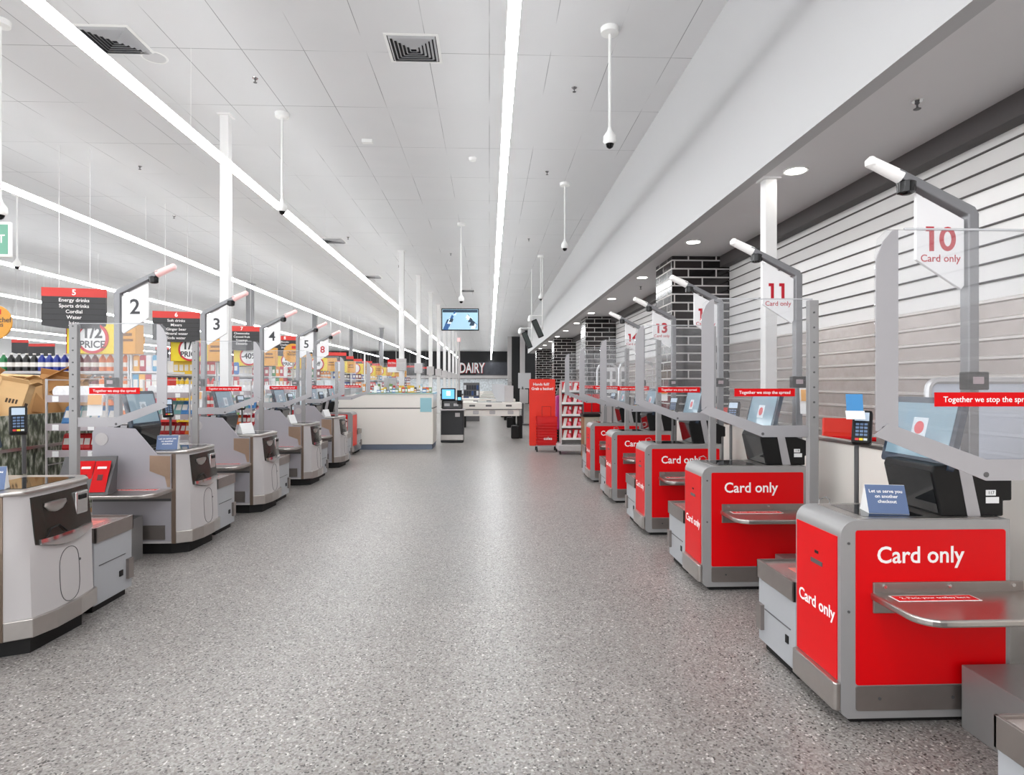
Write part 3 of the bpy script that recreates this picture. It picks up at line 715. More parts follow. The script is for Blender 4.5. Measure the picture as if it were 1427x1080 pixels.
# ---- cash kiosks on the left
def cash_kiosk(X, Y, num, label):
    t = thing('self_checkout', label, 'self-checkout', (X, Y, 0))
    plan = [(0, 0), (.10, .07), (.13, .2), (.135, .4), (.11, .58), (0, .66), (-.72, .66), (-.72, 0)]
    n = len(plan)
    # body with a flared foot and a sloped head
    mb = MB()
    def lay(z, k, c=0): return [((x*k if x > 0 else x)-c*(1 if x >= 0 else 0), y, z) for x, y in plan]
    levels = [(.1, 1.0), (.2, 1.0), (.45, .92), (.6, .9), (.87, .62), (.885, .6)]
    vs = []; fs = []
    for z, k in levels: vs += lay(z, k)
    for i in range(len(levels)-1):
        for j in range(n): fs.append((i*n+j, i*n+(j+1) % n, (i+1)*n+(j+1) % n, (i+1)*n+j))
    fs += [list(range(n)), [(len(levels)-1)*n+j for j in range(n)]]
    mb.add(vs, fs); mb.build('body', ltgrey, t, smooth=True)
    MB().prism([(-.06, .04), (.07, .1), (.09, .5), (-.03, .62), (-.68, .62), (-.68, .04)], 'z', 0, .1).build('plinth', rubber, t)
    # counter top lip
    top = [(.0, -.01), (.075, .05), (.095, .2), (.1, .4), (.08, .58), (0, .67), (-.72, .67), (-.72, -.01)]
    MB().prism(top, 'z', .885, .91).build('counter_top', steel, t, bevel=.009)
    MB().prism(rr(-.3, .02, .12, .56, .02), 'z', .91, .9125).build('scanner_glass', scanwin, t)
    # cash module facing the aisle
    def FX(y, z):
        prof = [(0, 0), (.07, .10), (.2, .13), (.4, .135), (.58, .11), (.66, 0)]
        for (a, xa), (b, xb) in zip(prof, prof[1:]):
            if a <= y <= b: base = xa+(xb-xa)*(y-a)/(b-a); break
        kz = 1.0 if z < .2 else (1-.08*(z-.2)/.25 if z < .45 else (.92-.02*(z-.45)/.15 if z < .6 else .9-.28*(z-.6)/.27))
        return base*kz
    def face(pts, off):  # pts in (y,z) on the front face
        return [(FX(y, z)+off, y, z) for y, z in pts]
    def patch(ya, yb, zlo, zhi, off, nn=8, th=.012):
        vs = []; fs = []
        for i in range(nn+1):
            y = ya+(yb-ya)*i/nn
            z0 = zlo(y) if callable(zlo) else zlo
            for k in range(5):
                z = z0+(zhi-z0)*k/4; vs.append((FX(y, z)+off, y, z))
        m_ = len(vs)
        vs += [(x-th, y, z) for x, y, z in vs[:m_]]
        for i in range(nn):
            for k in range(4):
                a = i*5+k; fs += [(a, a+5, a+6, a+1), (a+m_, a+1+m_, a+6+m_, a+5+m_)]
        bd = [i*5 for i in range(nn+1)]+[nn*5+k for k in range(1, 5)]+[i*5+4 for i in range(nn-1, -1, -1)]+[k for k in range(3, 0, -1)]
        for a, b in zip(bd, bd[1:]+bd[:1]): fs.append((a, b, b+m_, a+m_))
        return vs, fs
    cm = MB().add(*patch(.10, .575, lambda y: .60-.045*math.sin(PI*(y-.1)/.475), .865, .006)).build('cash_module', mat('module_dark', (40, 38, 33), .25), t, smooth=True)
    cup = lambda y: .60-.04*math.sin(PI*(y-.12)/.44)
    MB().add(*patch(.12, .56, lambda y: .602-.042*math.sin(PI*(y-.1)/.475), .625, .018, th=.03)).build('coin_tray', chrome, cm, smooth=True)
    mb = MB(); mb.M = Matrix.Translation((FX(.26, .79)+.005, .26, .80)) @ Matrix.Scale(.25, 4, (1, 0, 0)) @ Matrix.Scale(.62, 4, (0, 0, 1))
    mb.lathe((0, 0, 0), [(.02, -.07), (.06, -.05), (.09, .0), (.085, .03), (.05, .035)], 16); mb.build('coin_bowl', steel, cm, smooth=True)
    x_ = FX(.47, .78)
    MB().rbox(x_-.02, x_+.022, .42, .53, .70, .84, .008).build('note_slot', chrome, cm)
    MB().rbox(x_, x_+.028, .44, .51, .79, .82, .004).build('slot_mouth', black, cm)
    MB().tube([(FX(.18, .63)+.01, .16, .63), (FX(.2, .67)+.012, .19, .67), (FX(.26, .68)+.012, .26, .68), (FX(.3, .63)+.015, .31, .63)], .004, 6).build('change_lip', black, cm)
    # oval door seam
    pts = []
    for i in range(33):
        a = 2*PI*i/32; yy = .34+.085*math.cos(a); zz = .37+(.16 if math.sin(a) > 0 else -.16)*abs(math.sin(a))**.55
        pts.append((FX(yy, zz)+.001, yy, zz))
    MB().tube(pts, .0022, 5).build('door_seam', dkgrey, t)
    MB().cyl((FX(.43, .43), .43, .43), (FX(.43, .43)+.006, .43, .43), .008, seg=10).build('lock', dkgrey, t)
    # bumper
    bo = [(x*1.0+.0, y) for x, y in [(0.005, -.004), (.115, .06), (.15, .2), (.155, .4), (.128, .59), (.0, .675), (-.02, .66), (.1, .57), (.12, .4), (.12, .2), (.09, .08), (-.02, .0)]]
    MB().prism(bo, 'z', .1, .205).build('bumper', steel, t, bevel=.004)
    # near side
    MB().box(-.035, .0, -.006, 0, .1, .885).build('corner_trim', mat('bronze_trim', (150, 132, 118), .3, metal=.7), t)
    MB().box(-.71, -.04, -.004, 0, .12, .47).build('side_panel', paneg, t)
    MB().box(-.71, -.04, -.006, 0, .472, .54).build('outlet_rail', dkgrey, t)
    mb = MB()
    for k in range(4): mb.box(-.62+k*.17, -.55+k*.17, -.009, -.006, .50, .525)
    mb.build('rail_tabs', paper, t)
    MB().box(-.53, -.09, -.01, -.004, .135, .26).build('kick_plate', steeld, t)
    pn = MB().prism([(-.03, .56), (-.03, .875), (-.15, .885), (-.34, 1.11), (-.66, 1.13), (-.70, 1.08), (-.70, .56)], 'y', -.026, -.014).build('bag_side_panel', paneg, t)
    MB().prism([(-.035, .60), (-.035, .87), (-.21, .875), (-.21, .74), (-.08, .69), (-.06, .60)], 'y', -.030, -.0265).build('bronze_inlay', mat('bronze_sheet', (178, 152, 132), .3, metal=.6, noise=.05), pn)  # tan-brown reflection on the panel, painted as a coloured plate
    MB().cyl((-.62, -.030, 1.02), (-.62, -.0265, 1.02), .055, seg=24).build('round_cap', ltgrey, pn)
    bag_shelf(t, -1, .02, .86, -.36, .585, big=.09)
    scanner_and_screen(t, -1, -.36, .03, 'L')
    pin_pad(t, (-.40, .64, 1.265), -1, R(38))
    number_post(t, -1, -.79 if num != '1' else -.95, .5, num, dark_text, False, 'L')
    MB().rbox(-.85, -.25, -.58, -.06, 0, .36, .004).build('bagging_platform', mat('platform_grey', (150, 149, 148), .35), t)
    basket_stand(t, -1, -.06, .665, .56)
    return t
LK = [(-2.63, 3.4, '1', 'grey self-checkout with cash tray cut off by the left edge, closest on the left'),
      (-2.75, 5.46, '2', 'grey self-checkout with cash tray under sign 2, red gift cards on its shelf'),
      (-2.73, 7.16, '3', 'grey self-checkout with cash tray under sign 3'),
      (-2.73, 9.08, '4', 'grey self-checkout with cash tray under sign 4'),
      (-2.76, 10.95, '5', 'grey self-checkout with cash tray under sign 5, farthest grey one on the left')]
for x, y, n, lab in LK: cash_kiosk(x, y, n, lab)
ll = ['clear acrylic screen with grey post between the two nearest left self-checkouts',
      'clear acrylic screen in front of the left unit under sign 3', 'clear acrylic screen in front of the left unit under sign 4',
      'clear acrylic screen in front of the left unit under sign 5', 'clear acrylic screen in front of the red unit under sign 8']
for k, Y in enumerate((4.68, 6.56, 8.42, 10.3, 12.5)): shield(-2.42, Y, -1, ll[k], 1.95)

# red card-only unit number 8 on the left, mirrored
def card_kiosk_left(X, Y):
    t = thing('self_checkout', 'small red card-only self-checkout under sign 8 at the end of the left row', 'self-checkout', (X, Y, 0))
    W, D = .765, .45
    arc = [(-.07+.07*math.sin(R(90*i/7)), .83+.07*math.cos(R(90*i/7))) for i in range(8)]
    MB().prism([(-.03, .03), (-W, .03), (-W, .9)]+arc+[(0, .07), (-.006, .05)], 'y', 0, D).build('chassis', grey, t, smooth=True)
    MB().box(-W+.04, -.06, .03, D-.03, .0, .03).build('plinth', rubber, t)
    p = MB().prism(rr(-W+.022, -.1, .42, .857, .012), 'y', -.004, 0).build('side_panel', red, t)
    lettering('Card only', (-.40, -.0046, .7), (1, 0, 0), .105, wtext, p, bold=.018)
    MB().prism([(.03, .19), (D-.03, .19), (D-.03, .84), (.03, .84)], 'x', 0, .004).build('front_panel', orred, t)
    MB().prism([(0, 0), (.03, .02), (.03, D-.02), (0, D)], 'z', .065, .188).build('bumper', steel, t)
    MB().prism(rr(-W+.02, -.09, .02, D-.02, .02), 'z', .9, .9035).build('counter_plate', steel, t)
    scanner_and_screen(t, -1, -.42, .03, 'R')
    number_post(t, -1, -.86, .3, '8', dkred, False, 'L')
    basket_stand(t, -1, .0, D+.005, .5)
card_kiosk_left(-2.88, 12.95)

# tent cards
def tent_card(p, s, label, yaw=0, blank=False):
    t = thing('tent_card', label, 'sign', p, yaw)
    # ridge along local x, sloped face toward -y
    MB().prism([(-.055, 0), (.055, 0), (.0, .125)], 'x', -.085, .085).build('card', paper, t)
    up = Vector((0, .055, .125)).normalized()
    mb = MB(); mb.slab((-.085, -.0555, .001), (.17, 0, 0), up*.134, .0006); f = mb.build('printed_face', bluecard if not blank else paper, t)
    if not blank:
        for k, s_ in enumerate(('Let us serve you', 'on another', 'checkout')):
            q = Vector((0, -.0565, 0))+up*(.105-.024*k)
            lettering(s_, q, (1, 0, 0), .0215, wtext, f, up=up, bold=.015)
    return t
tent_card((RX+.30, 2.78, .905), 1, 'blue tent card asking to use another checkout, on the unit under sign 10', R(-12))
tent_card((-2.63-.16, 3.5, .9125), -1, 'blue tent card on the cut-off self-checkout at the left edge', R(25))
tent_card((-2.75-.14, 5.6, .9125), -1, 'blue tent card on the grey self-checkout under sign 2', R(15))
tent_card((-2.73-.16, 7.35, .9125), -1, 'white tent card on the grey self-checkout under sign 3', R(60), True)
tent_card((-2.73-.24, 9.25, .9125), -1, 'white tent card on the grey self-checkout under sign 4', R(75), True)
tent_card((-2.76-.2, 11.15, .9125), -1, 'white tent card on the grey self-checkout under sign 5', R(70), True)
# leaflets clipped behind screens
def leaflet(p, yaw, label):
    t = thing('leaflet', label, 'leaflet', p, yaw)
    f = MB().slab((-.055, 0, -.09), (.11, 0, 0), (0, .03, .18), .0015).build('sheet', paper, t)
    MB().slab((-.05, -.0028, .0), (.1, 0, 0), (0, .0135, .08), .0012).build('orange_print', mat('print_orange', (232, 168, 84), .5), t)
for (p, yw, lb) in (((RX+.70, 4.2, 1.38), R(-15), 'white and orange leaflet clipped beside the screen of the unit under sign 11'),
                    ((-2.75-.47, 5.1, 1.33), R(12), 'white and orange leaflet clipped beside the screen of the unit under sign 2'),
                    ((-2.73-.52, 6.9, 1.33), R(12), 'white and orange leaflet clipped beside the screen of the unit under sign 3'),
                    ((-2.73-.52, 8.8, 1.33), R(12), 'white and orange leaflet clipped beside the screen of the unit under sign 4'),
                    ((RX+.6, 7.45, 1.38), R(-15), 'white and orange leaflet clipped beside the screen of the unit under sign 13')):
    leaflet(p, yw, lb)

# gift-card holder on shelf of unit 2
t = thing('gift_card_holder', 'dark grey slanted holder with red gift cards on the shelf under sign 2', 'card holder', (-3.35, 5.2, .587), R(8))
MB().prism([(-.1, 0), (.1, 0), (.07, .02), (.1, .3), (.085, .3)], 'x', -.2, .2).build('holder', dkgrey, t)
for i in range(3):
    g = thing('gift_card', 'red gift card standing in the slanted holder beside the unit under sign 2', 'gift card', (-3.35-.13+i*.13, 5.13, .6), R(8), 'red gift cards in the slanted holder')
    u = Vector((0, .13, .26)).normalized()
    c = MB().slab((-.058, 0, .01), (.116, 0, 0), u*.27, .004).build('card', red, g)
    MB().slab(Vector((-.035, -.0045, .012))+u*.2, (.07, 0, 0), u*.02, .0006).slab(Vector((-.02, -.0045, .012))+u*.1, (.04, 0, 0), u*.05, .0006, 1).build('print', [wtext, mat('print_dark', (90, 20, 24), .5)], c)

# ---- low divider panels behind the kiosks
def divider(x, y0, y1, h, label, rail=True):
    t = thing('divider_panel', label, 'partition', (x, y0, 0))
    L = y1-y0
    MB().box(-.02, .02, .015, L-.015, .05, h).build('panel', cream, t, bevel=.003)
    MB().box(-.03, .03, 0, L, h, h+.03).build('top_rail', steel, t, bevel=.006)
    MB().box(-.022, .022, 0, .015, 0, h).build('post', dkgrey, t); MB().box(-.022, .022, L-.015, L, 0, h).build('post', dkgrey, t)
    return t
ds = [(-.4, 1.6), (1.63, 3.4), (3.43, 5.02), (5.08, 6.75), (6.78, 8.4), (8.43, 9.35)]
dl = ['cream divider panel with steel rail at the right edge behind the unit under sign 10', 'cream divider panel right behind the unit under sign 10',
      'cream divider panel between the units under signs ten and eleven, behind the card terminal', 'cream divider panel behind the unit under sign 11',
      'cream divider panel behind the unit under sign 12', 'cream divider panel behind the unit under sign 13, short']
for (a, b), l in zip(ds, dl): divider(2.62, a, b, 1.06, l)
divider(-3.85, 1.6, 4.9, .96, 'cream divider panel behind the self-checkout at the left edge')

# ---- pale framed board leaning behind the unit 10
t = thing('framed_board', 'large pale board in a rounded aluminium frame standing at the right edge', 'board', at(1366, 600, 3.75)*1)
t.location.z = 0
MB().prism(rr(-.32, .72, .45, 1.5, .05), 'y', 0, .012).build('board', boardw, t)
pts = rr(-.33, .73, .44, 1.52, .06, 4)
MB().tube([(a, 0, b) for a, b in pts+pts[:1]], .022, 8).build('frame', mat('aluminium', (206, 206, 208), .3, metal=.5), t, smooth=True)
MB().cyl((-.25, .0, 0), (-.25, 0, .45), .02, seg=8).cyl((.65, 0, 0), (.65, 0, .45), .02, seg=8).build('legs', chrome, t)

# ---- shopping trolleys
def trolley(x, y, rz, label):
    t = thing('shopping_trolley', label, 'shopping trolley', (x, y, 0), rz)
    mb = MB()
    top = [(-.28, -.0), (.28, 0), (.22, .85), (-.22, .85)]; bot = [(-.22, .1), (.22, .1), (.17, .8), (-.17, .8)]
    zt, zb = .95, .55
    def loop(P, z, r=.006): mb.tube([(a, b, z) for a, b in P+P[:1]], r, 6)
    loop(top, zt); loop(bot, zb)
    for i in range(4):
        A, B = top[i], top[(i+1) % 4]; C_, D_ = bot[i], bot[(i+1) % 4]
        n = 12
        for k in range(n+1):
            f = k/n; mb.tube([(A[0]+(B[0]-A[0])*f, A[1]+(B[1]-A[1])*f, zt), (C_[0]+(D_[0]-C_[0])*f, C_[1]+(D_[1]-C_[1])*f, zb)], .0025, 4)
    for k in range(7):
        f = (k+.5)/7; mb.tube([(-.22+.05*f, .1+.7*f, zb), (.22-.05*f, .1+.7*f, zb)], .0025, 4)
    for z in (.65, .75, .85):
        q = (z-zb)/(zt-zb); loop([(bot[i][0]+(top[i][0]-bot[i][0])*q, bot[i][1]+(top[i][1]-bot[i][1])*q) for i in range(4)], z, .0025)
    mb.build('wire_basket', chrome, t)
    mb = MB()
    for sx in (-1, 1): mb.tube([(sx*.25, -.06, 1.0), (sx*.25, -.02, .9), (sx*.24, .1, .45), (sx*.22, .3, .2), (sx*.2, .85, .16)], .011, 8)
    mb.tube([(-.22, .3, .2), (.22, .3, .2)], .01, 6); mb.tube([(-.2, .85, .16), (.2, .85, .16)], .01, 6)
    mb.build('frame', chrome, t)
    MB().cyl((-.29, -.07, 1.02), (.29, -.07, 1.02), .019, seg=12).build('handle', red, t, smooth=True)
    mb = MB(); mb.prism([(-.02, .97), (.24, 1.0), (.26, 1.16), (.2, 1.19), (.12, 1.06), (0, 1.0)], 'x', -.13, .13); mb.build('child_seat', mat('seat_red', (222, 48, 32), .4), t, bevel=.02)
    for sx in (-1, 1):
        for yy in (.2, .85):
            mb = MB(); mb.cyl((sx*.2-.012, yy, .06), (sx*.2+.012, yy, .06), .06, seg=16); mb.cyl((sx*.2, yy, .06), (sx*.2, yy, .17), .01, seg=6); mb.build('wheel', rubber, t)
trolley(3.12, 5.35, R(-30), 'shopping trolley with red handle and child seat behind the unit under sign 11, nearer one')
trolley(3.05, 6.6, R(-14), 'shopping trolley with red child seat behind the unit under sign 11, farther one')
trolley(3.1, 7.9, R(-14), 'shopping trolley with red child seat behind the unit under sign 12')

# ================================================================== RIGHT BACKGROUND
# red basket stand
p0 = at(756, 626, 13.8)
t = thing('basket_display', 'tall red sign board on castors holding a stack of red baskets', 'display stand', (p0.x, p0.y, 0))
Hh = EYE-(-0)*0+(535-528)/F*13.8
bd = MB().prism(rr(-.30, .29, .1, 1.61, .03), 'y', 0, .03).build('sign_board', orred, t)
lettering('Hands full?', (-.03, -.001, 1.49), (1, 0, 0), .085, wtext, bd, bold=.02)
lettering('Grab a basket!', (0, -.001, 1.39), (1, 0, 0), .085, wtext, bd, bold=.02)
MB().tube([(-.17, -.34, .13), (.3, -.34, .13), (.3, .03, .13), (-.17, .03, .13), (-.17, -.34, .13)], .012, 6).build('base_frame', chrome, t)
for a, b in ((-.15, -.32), (.28, -.32), (-.15, .02), (.28, .02)):
    MB().cyl((a-.015, b, .04), (a+.015, b, .04), .04, seg=12).cyl((a, b, .05), (a, b, .13), .01, seg=6).build('castor', rubber, t)
for k in range(8):
    z = .14+k*.062
    g = thing('shopping_basket', 'red plastic shopping basket in the stack on the tall red stand, logo on its front', 'basket', (p0.x+.07, p0.y-.2, z), 0, 'red baskets stacked on the stand')
    mb = MB()
    a, b, h = .22, .13, .2 if k == 7 else .075
    if k == 7: mb.prism([(-a, 0), (a, 0), (a+.015, h), (-a-.015, h)], 'y', -b, -b+.006).prism([(-a, 0), (a, 0), (a+.015, h), (-a-.015, h)], 'y', b-.006, b).box(-a-.008, -a, -b, b, 0, h).box(a, a+.008, -b, b, 0, h).box(-a, a, -b, b, 0, .006)
    else: mb.box(-a, a, -b, -b+.006, 0, .065).box(-a, a, b-.006, b, 0, .065).box(-a, -a+.006, -b, b, 0, .065).box(a-.006, a, -b, b, 0, .065).box(-a, a, -b, b, 0, .006)
    mb.build('tub', mat('basket_red', (212, 16, 18), .35), g)
    mb = MB().box(-a-.02, a+.02, -b-.012, -b, .05, .062).build('rim', red, g)
    if k == 7: MB().tube([(-.1, 0, .2), (-.1, 0, .42), (.1, 0, .42), (.1, 0, .2)], .006, 6).build('handle', mat('basket_handle', (150, 20, 20), .4), g)
    if k == 2: lettering('coles', (0.02, -b-.014, .03), (1, 0, 0), .09, wtext, g, bold=.02, name='logo')

# magazine / snack rack on castors
p0 = at(797, 626, 13.2)
t = thing('snack_rack', 'white five-tier rack on castors filled with red and white packets', 'display rack', (p0.x, p0.y, 0))
MB().box(-.23, .23, .2, .22, .1, 1.58).build('back_panel', ltgrey, t)
for sx in (-1, 1): MB().box(sx*.24-.01, sx*.24+.01, -.1, .22, .18, 1.5).build('side_frame', ltgrey, t)
MB().rbox(-.32, .3, -.28, .24, .08, .2, .01).build('base', ltgrey, t)
for k in range(5): MB().box(-.23, .23, -.1, .2, .3+k*.255, .315+k*.255).box(-.23, .23, -.11, -.1, .3+k*.255, .345+k*.255).build('shelf', white, t)
for a in (-.28, .26): MB().cyl((a-.012, -.2, .04), (a+.012, -.2, .04), .04, seg=12).cyl((a, -.2, .05), (a, -.2, .1), .01, seg=6).build('castor', rubber, t)
prm = [mat('packet_red', (206, 20, 34), .35), mat('packet_pink', (236, 130, 150), .35), mat('packet_white', (238, 232, 228), .35)]
packs = []
for j in range(2):
    mb = MB(); mb.slab((-.1, -.02, 0), (.2, 0, 0), (0, .07, .2), .02)
    mb.slab((-.098, -.0395, .012), (.07, 0, 0), (.045, .06, .175), .002, 2); mb.slab((.03, -.0395, .012), (.06, 0, 0), (-.02, .03, .09), .003, 1); mb.slab((.05, -.0395+.035, .12), (.045, 0, 0), (0, .02, .06), .003, 2)
    packs.append(mb.build('snack_packet', prm))
proto = packs
for k in range(5):
    for j in range(2):
        o = proto[j] if k == 0 else proto[j].copy()
        if k: COL.objects.link(o)
        o.location = (p0.x-.115+j*.225, p0.y-.03, .317+k*.255)
        tag(o, 'red and pink snack packet leaning on a tier of the white castored rack', 'packet', 'packets on the white castored rack')
# bin, counter behind unit 14
p0 = at(822, 620, 12.4)
t = thing('waste_bin', 'beige and brown panelled bin with black top left of the farthest red unit', 'bin', (p0.x, p0.y, 0))
MB().rbox(-.14, .16, -.2, .2, 0, .84, .01).build('cabinet', beige, t); MB().box(-.15, -.14, -.18, .2, .02, .83).build('side_board', brownp, t)
MB().rbox(-.17, .18, -.22, .22, .84, .9, .015).build('lid', black, t)
t = thing('gift_card_rack', 'small rack of red gift cards standing on the bin beside the farthest red unit', 'card rack', (p0.x+.05, p0.y+.0, .9))
MB().box(-.18, .18, .05, .06, 0, .42).box(-.18, .18, -.04, .06, 0, .02).build('holder', dkgrey, t)
for j in range(2): MB().slab((-.165+j*.17, .03, .03), (.15, 0, 0), (0, .02, .36), .004).build('card', red, t)
# magenta bag / vending item
p0 = at(783, 586, 16)
t = thing('trolley_bag', 'magenta and black patterned bag behind the white castored rack', 'bag', (p0.x, p0.y, 0))
MB().rbox(-.16, .16, -.15, .15, .3, 1.2, .04).build('bag', mat('magenta_fabric', (170, 40, 120), .6, noise=.5, nscale=12), t)
MB().rbox(-.17, .17, -.16, .16, .0, .3, .02).build('base', black, t); MB().rbox(-.12, .12, -.1, .1, 1.2, 1.38, .05).build('lid', dkgrey, t)
# security gates
for k, (px, d, w_) in enumerate(((887, 14.0, .8), (846, 15.5, .5))):
    p = at(px, 600, d)
    t = thing('security_gate', ('tall rounded aluminium security gate behind sign 14' if k == 0 else 'slim rounded security gate left of sign 14'), 'security gate', (p.x, p.y, 0))
    H = 2.0
    MB().tube([(-w_/2, 0, 0), (-w_/2, 0, H-.15), (-w_/2+.05, 0, H-.04), (-w_/2+.15, 0, H), (w_/2-.15, 0, H), (w_/2-.05, 0, H-.04), (w_/2, 0, H-.15), (w_/2, 0, 0)], .03, 8).build('frame', mat('aluminium', (206, 206, 208), .3), t, smooth=True)
    MB().box(-w_/2, w_/2, -.004, .004, .2, 1.1).build('panel', ltgrey, t)
# notice stand & service counter
p = at(858, 575, 16.5)
t = thing('notice_board', 'white framed notice board with rows of pictures beside the second tiled pier', 'notice board', (p.x, p.y, 0))
MB().box(-.42, .42, 0, .03, 1.25, 1.95).build('board', paper, t); MB().cyl((0, .03, 0), (0, .03, 1.3), .03).build('stand', dkgrey, t)
mb = MB()
for i in range(3):
    for j in range(2): mb.box(-.34+i*.25, -.16+i*.25, -.004, 0, 1.35+j*.28, 1.56+j*.28)
mb.build('pictures', mat('picture_grey', (128, 126, 128), .5), t)
p = at(835, 590, 15)
t = thing('service_table', 'pale grey counter against the shutters beyond the farthest red unit', 'counter', (p.x+.1, p.y+.6, 0))
MB().box(-.6, .9, 0, .5, .0, 1.15).build('cabinet', ltgrey, t); MB().box(-.63, .93, -.03, .53, 1.15, 1.19).build('top', white, t)
p = at(716, 545, 22.3)
t = thing('display_screen', 'blank light grey panel on a stand left of the red basket sign', 'display', (p.x+.02, p.y, 0))
MB().box(.14, .6, -.03, .03, 1.34, 1.9).build('panel', mat('panel_blank', (190, 190, 192), .4), t); MB().cyl((.3, 0, 0), (.3, 0, 1.4), .04).build('stand', dkgrey, t)
MB().box(.05, .55, -.25, .25, 0, .05).build('foot', dkgrey, t); MB().box(.2, .5, -.12, .1, .8, 1.3).build('printer', ltgrey, t)

# ================================================================== MIDDLE BACKGROUND
# cream service desk
pL, pR = at(505, 627, 13.9), at(603, 627, 13.9)
t = thing('service_desk', 'wide cream service desk with dark seam and blue-grey kickboard', 'desk', (pL.x, pL.y, 0))
W_ = pR.x-pL.x
MB().box(-1.1, W_, 0, 1.0, .12, .93).build('lower_front', cream, t, bevel=.004)
MB().box(-1.1, W_, .012, 1.0, .93, .955).build('seam', dkgrey, t)
MB().prism([(-1.1, .955), (W_, .955), (W_, 1.27), (-.2, 1.27), (-1.1, 1.02)], 'y', -.0, 1.0).build('upper_front', cream, t, bevel=.004)
MB().box(-1.1, W_-.02, .02, .98, 0, .12).build('kickboard', mat('blue_grey_kick', (112, 122, 140), .5), t)
MB().box(-.15, W_+.01, -.02, 1.0, 1.27, 1.3).build('ledge', mat('glass_green', (170, 196, 190), .2), t)
MB().box(W_-.29, W_-.03, -.008, 0, .86, 1.18).build('document_holder', mat('aqua_acrylic', (150, 196, 206), .2), t)
random.seed(5)
cols = [(206, 60, 60), (240, 240, 236), (226, 190, 60), (60, 110, 180), (120, 150, 90), (230, 150, 60), (30, 30, 34), (176, 196, 206)]
lf = []
for i, c in enumerate(cols):
    m_ = mat('print_%d' % i, c, .5); lf.append(m_)
base = {}
for k in range(44):
    h = random.choice((.06, .09, .12, .16, .2)); wdt = random.choice((.05, .07, .09)); c = random.randrange(len(cols))
    if (h, wdt, c) not in base:
        mb = MB().rbox(-wdt/2, wdt/2, -.03, .03, 0, h, .004); mb.box(-wdt/2+.006, wdt/2-.006, -.0315, -.03, h*.2, h*.7, 1)
        o = mb.build('counter_packet', [lf[c], paper]); base[(h, wdt, c)] = o
    else: o = base[(h, wdt, c)].copy(); COL.objects.link(o)
    o.location = (pL.x+(k % 22)*(W_/23)+(.03 if k > 21 else 0), pL.y+(.12 if k < 22 else .32)+random.random()*.1, 1.3)
    tag(o, 'small coloured packet standing on the ledge of the cream service desk', 'packet', 'small packets on the cream desk')
# white partition box behind desk
p = at(548, 545, 14.9)
t = thing('acrylic_screen', 'small clear acrylic screen with white edges standing on the cream desk', 'protective screen', (p.x-.1, pL.y+.6, 1.3))
MB().box(-.5, .9, 0, .006, 0, .7).build('sheet', glass, t); MB().box(-.53, -.5, -.02, .02, 0, .95).build('post', white, t)
t = thing('document_tray', 'plain grey panel standing on the cream desk behind the packets', 'panel', (p.x-.05, pL.y+.85, 1.3))
MB().rbox(-.15, .15, -.02, .02, 0, .35, .01).build('panel', ltgrey, t)

# black assisted kiosk in the centre
p = at(630, 614, 15.6)
t = thing('self_checkout', 'black self-checkout kiosk with bright blue screen right of the cream desk', 'self-checkout', (p.x, p.y, 0))
MB().prism([(-.29, .0), (.29, 0), (.29, .82), (-.29, .82)], 'y', .0, .5).build('body', mat('charcoal_plastic', (36, 37, 40), .4), t, bevel=.02)
MB().rbox(-.29, .29, -.03, .02, .06, .2, .01).build('kick_plate', steel, t)
MB().rbox(-.3, .33, -.12, .4, .82, .86, .01).build('counter', ltgrey, t)
MB().rbox(-.27, .27, -.0, .35, .86, 1.08, .02).build('scanner_tower', gblack, t)
MB().box(-.2, -.06, -.006, 0, .93, 1.0).box(.04, .16, -.006, 0, .93, 1.0).build('speaker_grilles', mat('silver_grille', (190, 190, 192), .4), t)
sc = MB().rbox(-.28, .09, -.05, .0, 1.08, 1.39, .01).build('touch_screen', black, t)
MB().box(-.25, .06, -.053, -.05, 1.12, 1.36).build('display', dispB, sc)
MB().box(-.14, -.04, -.055, -.053, 1.2, 1.32).build('notice', mat('display_white', (235, 240, 245), .4, emit=.6), sc)
pp = MB().rbox(.13, .25, -.06, .0, .98, 1.34, .01).build('pin_pad', black, t); MB().box(.15, .23, -.063, -.06, 1.09, 1.16).build('pad_screen', mat('pad_blue', (110, 200, 240), .3, emit=.8), pp)
MB().box(.08, .2, -.036, -.03, .66, .76).build('receipt_slot', ltgrey, t)
MB().cyl((.16, .3, .86), (.16, .3, 2.6), .028, seg=10).build('lamp_pole', ltgrey, t)
MB().cyl((.16, .3, 2.6), (.16, .3, 2.7), .045, seg=12).build('lamp_cap', lamppink, t)

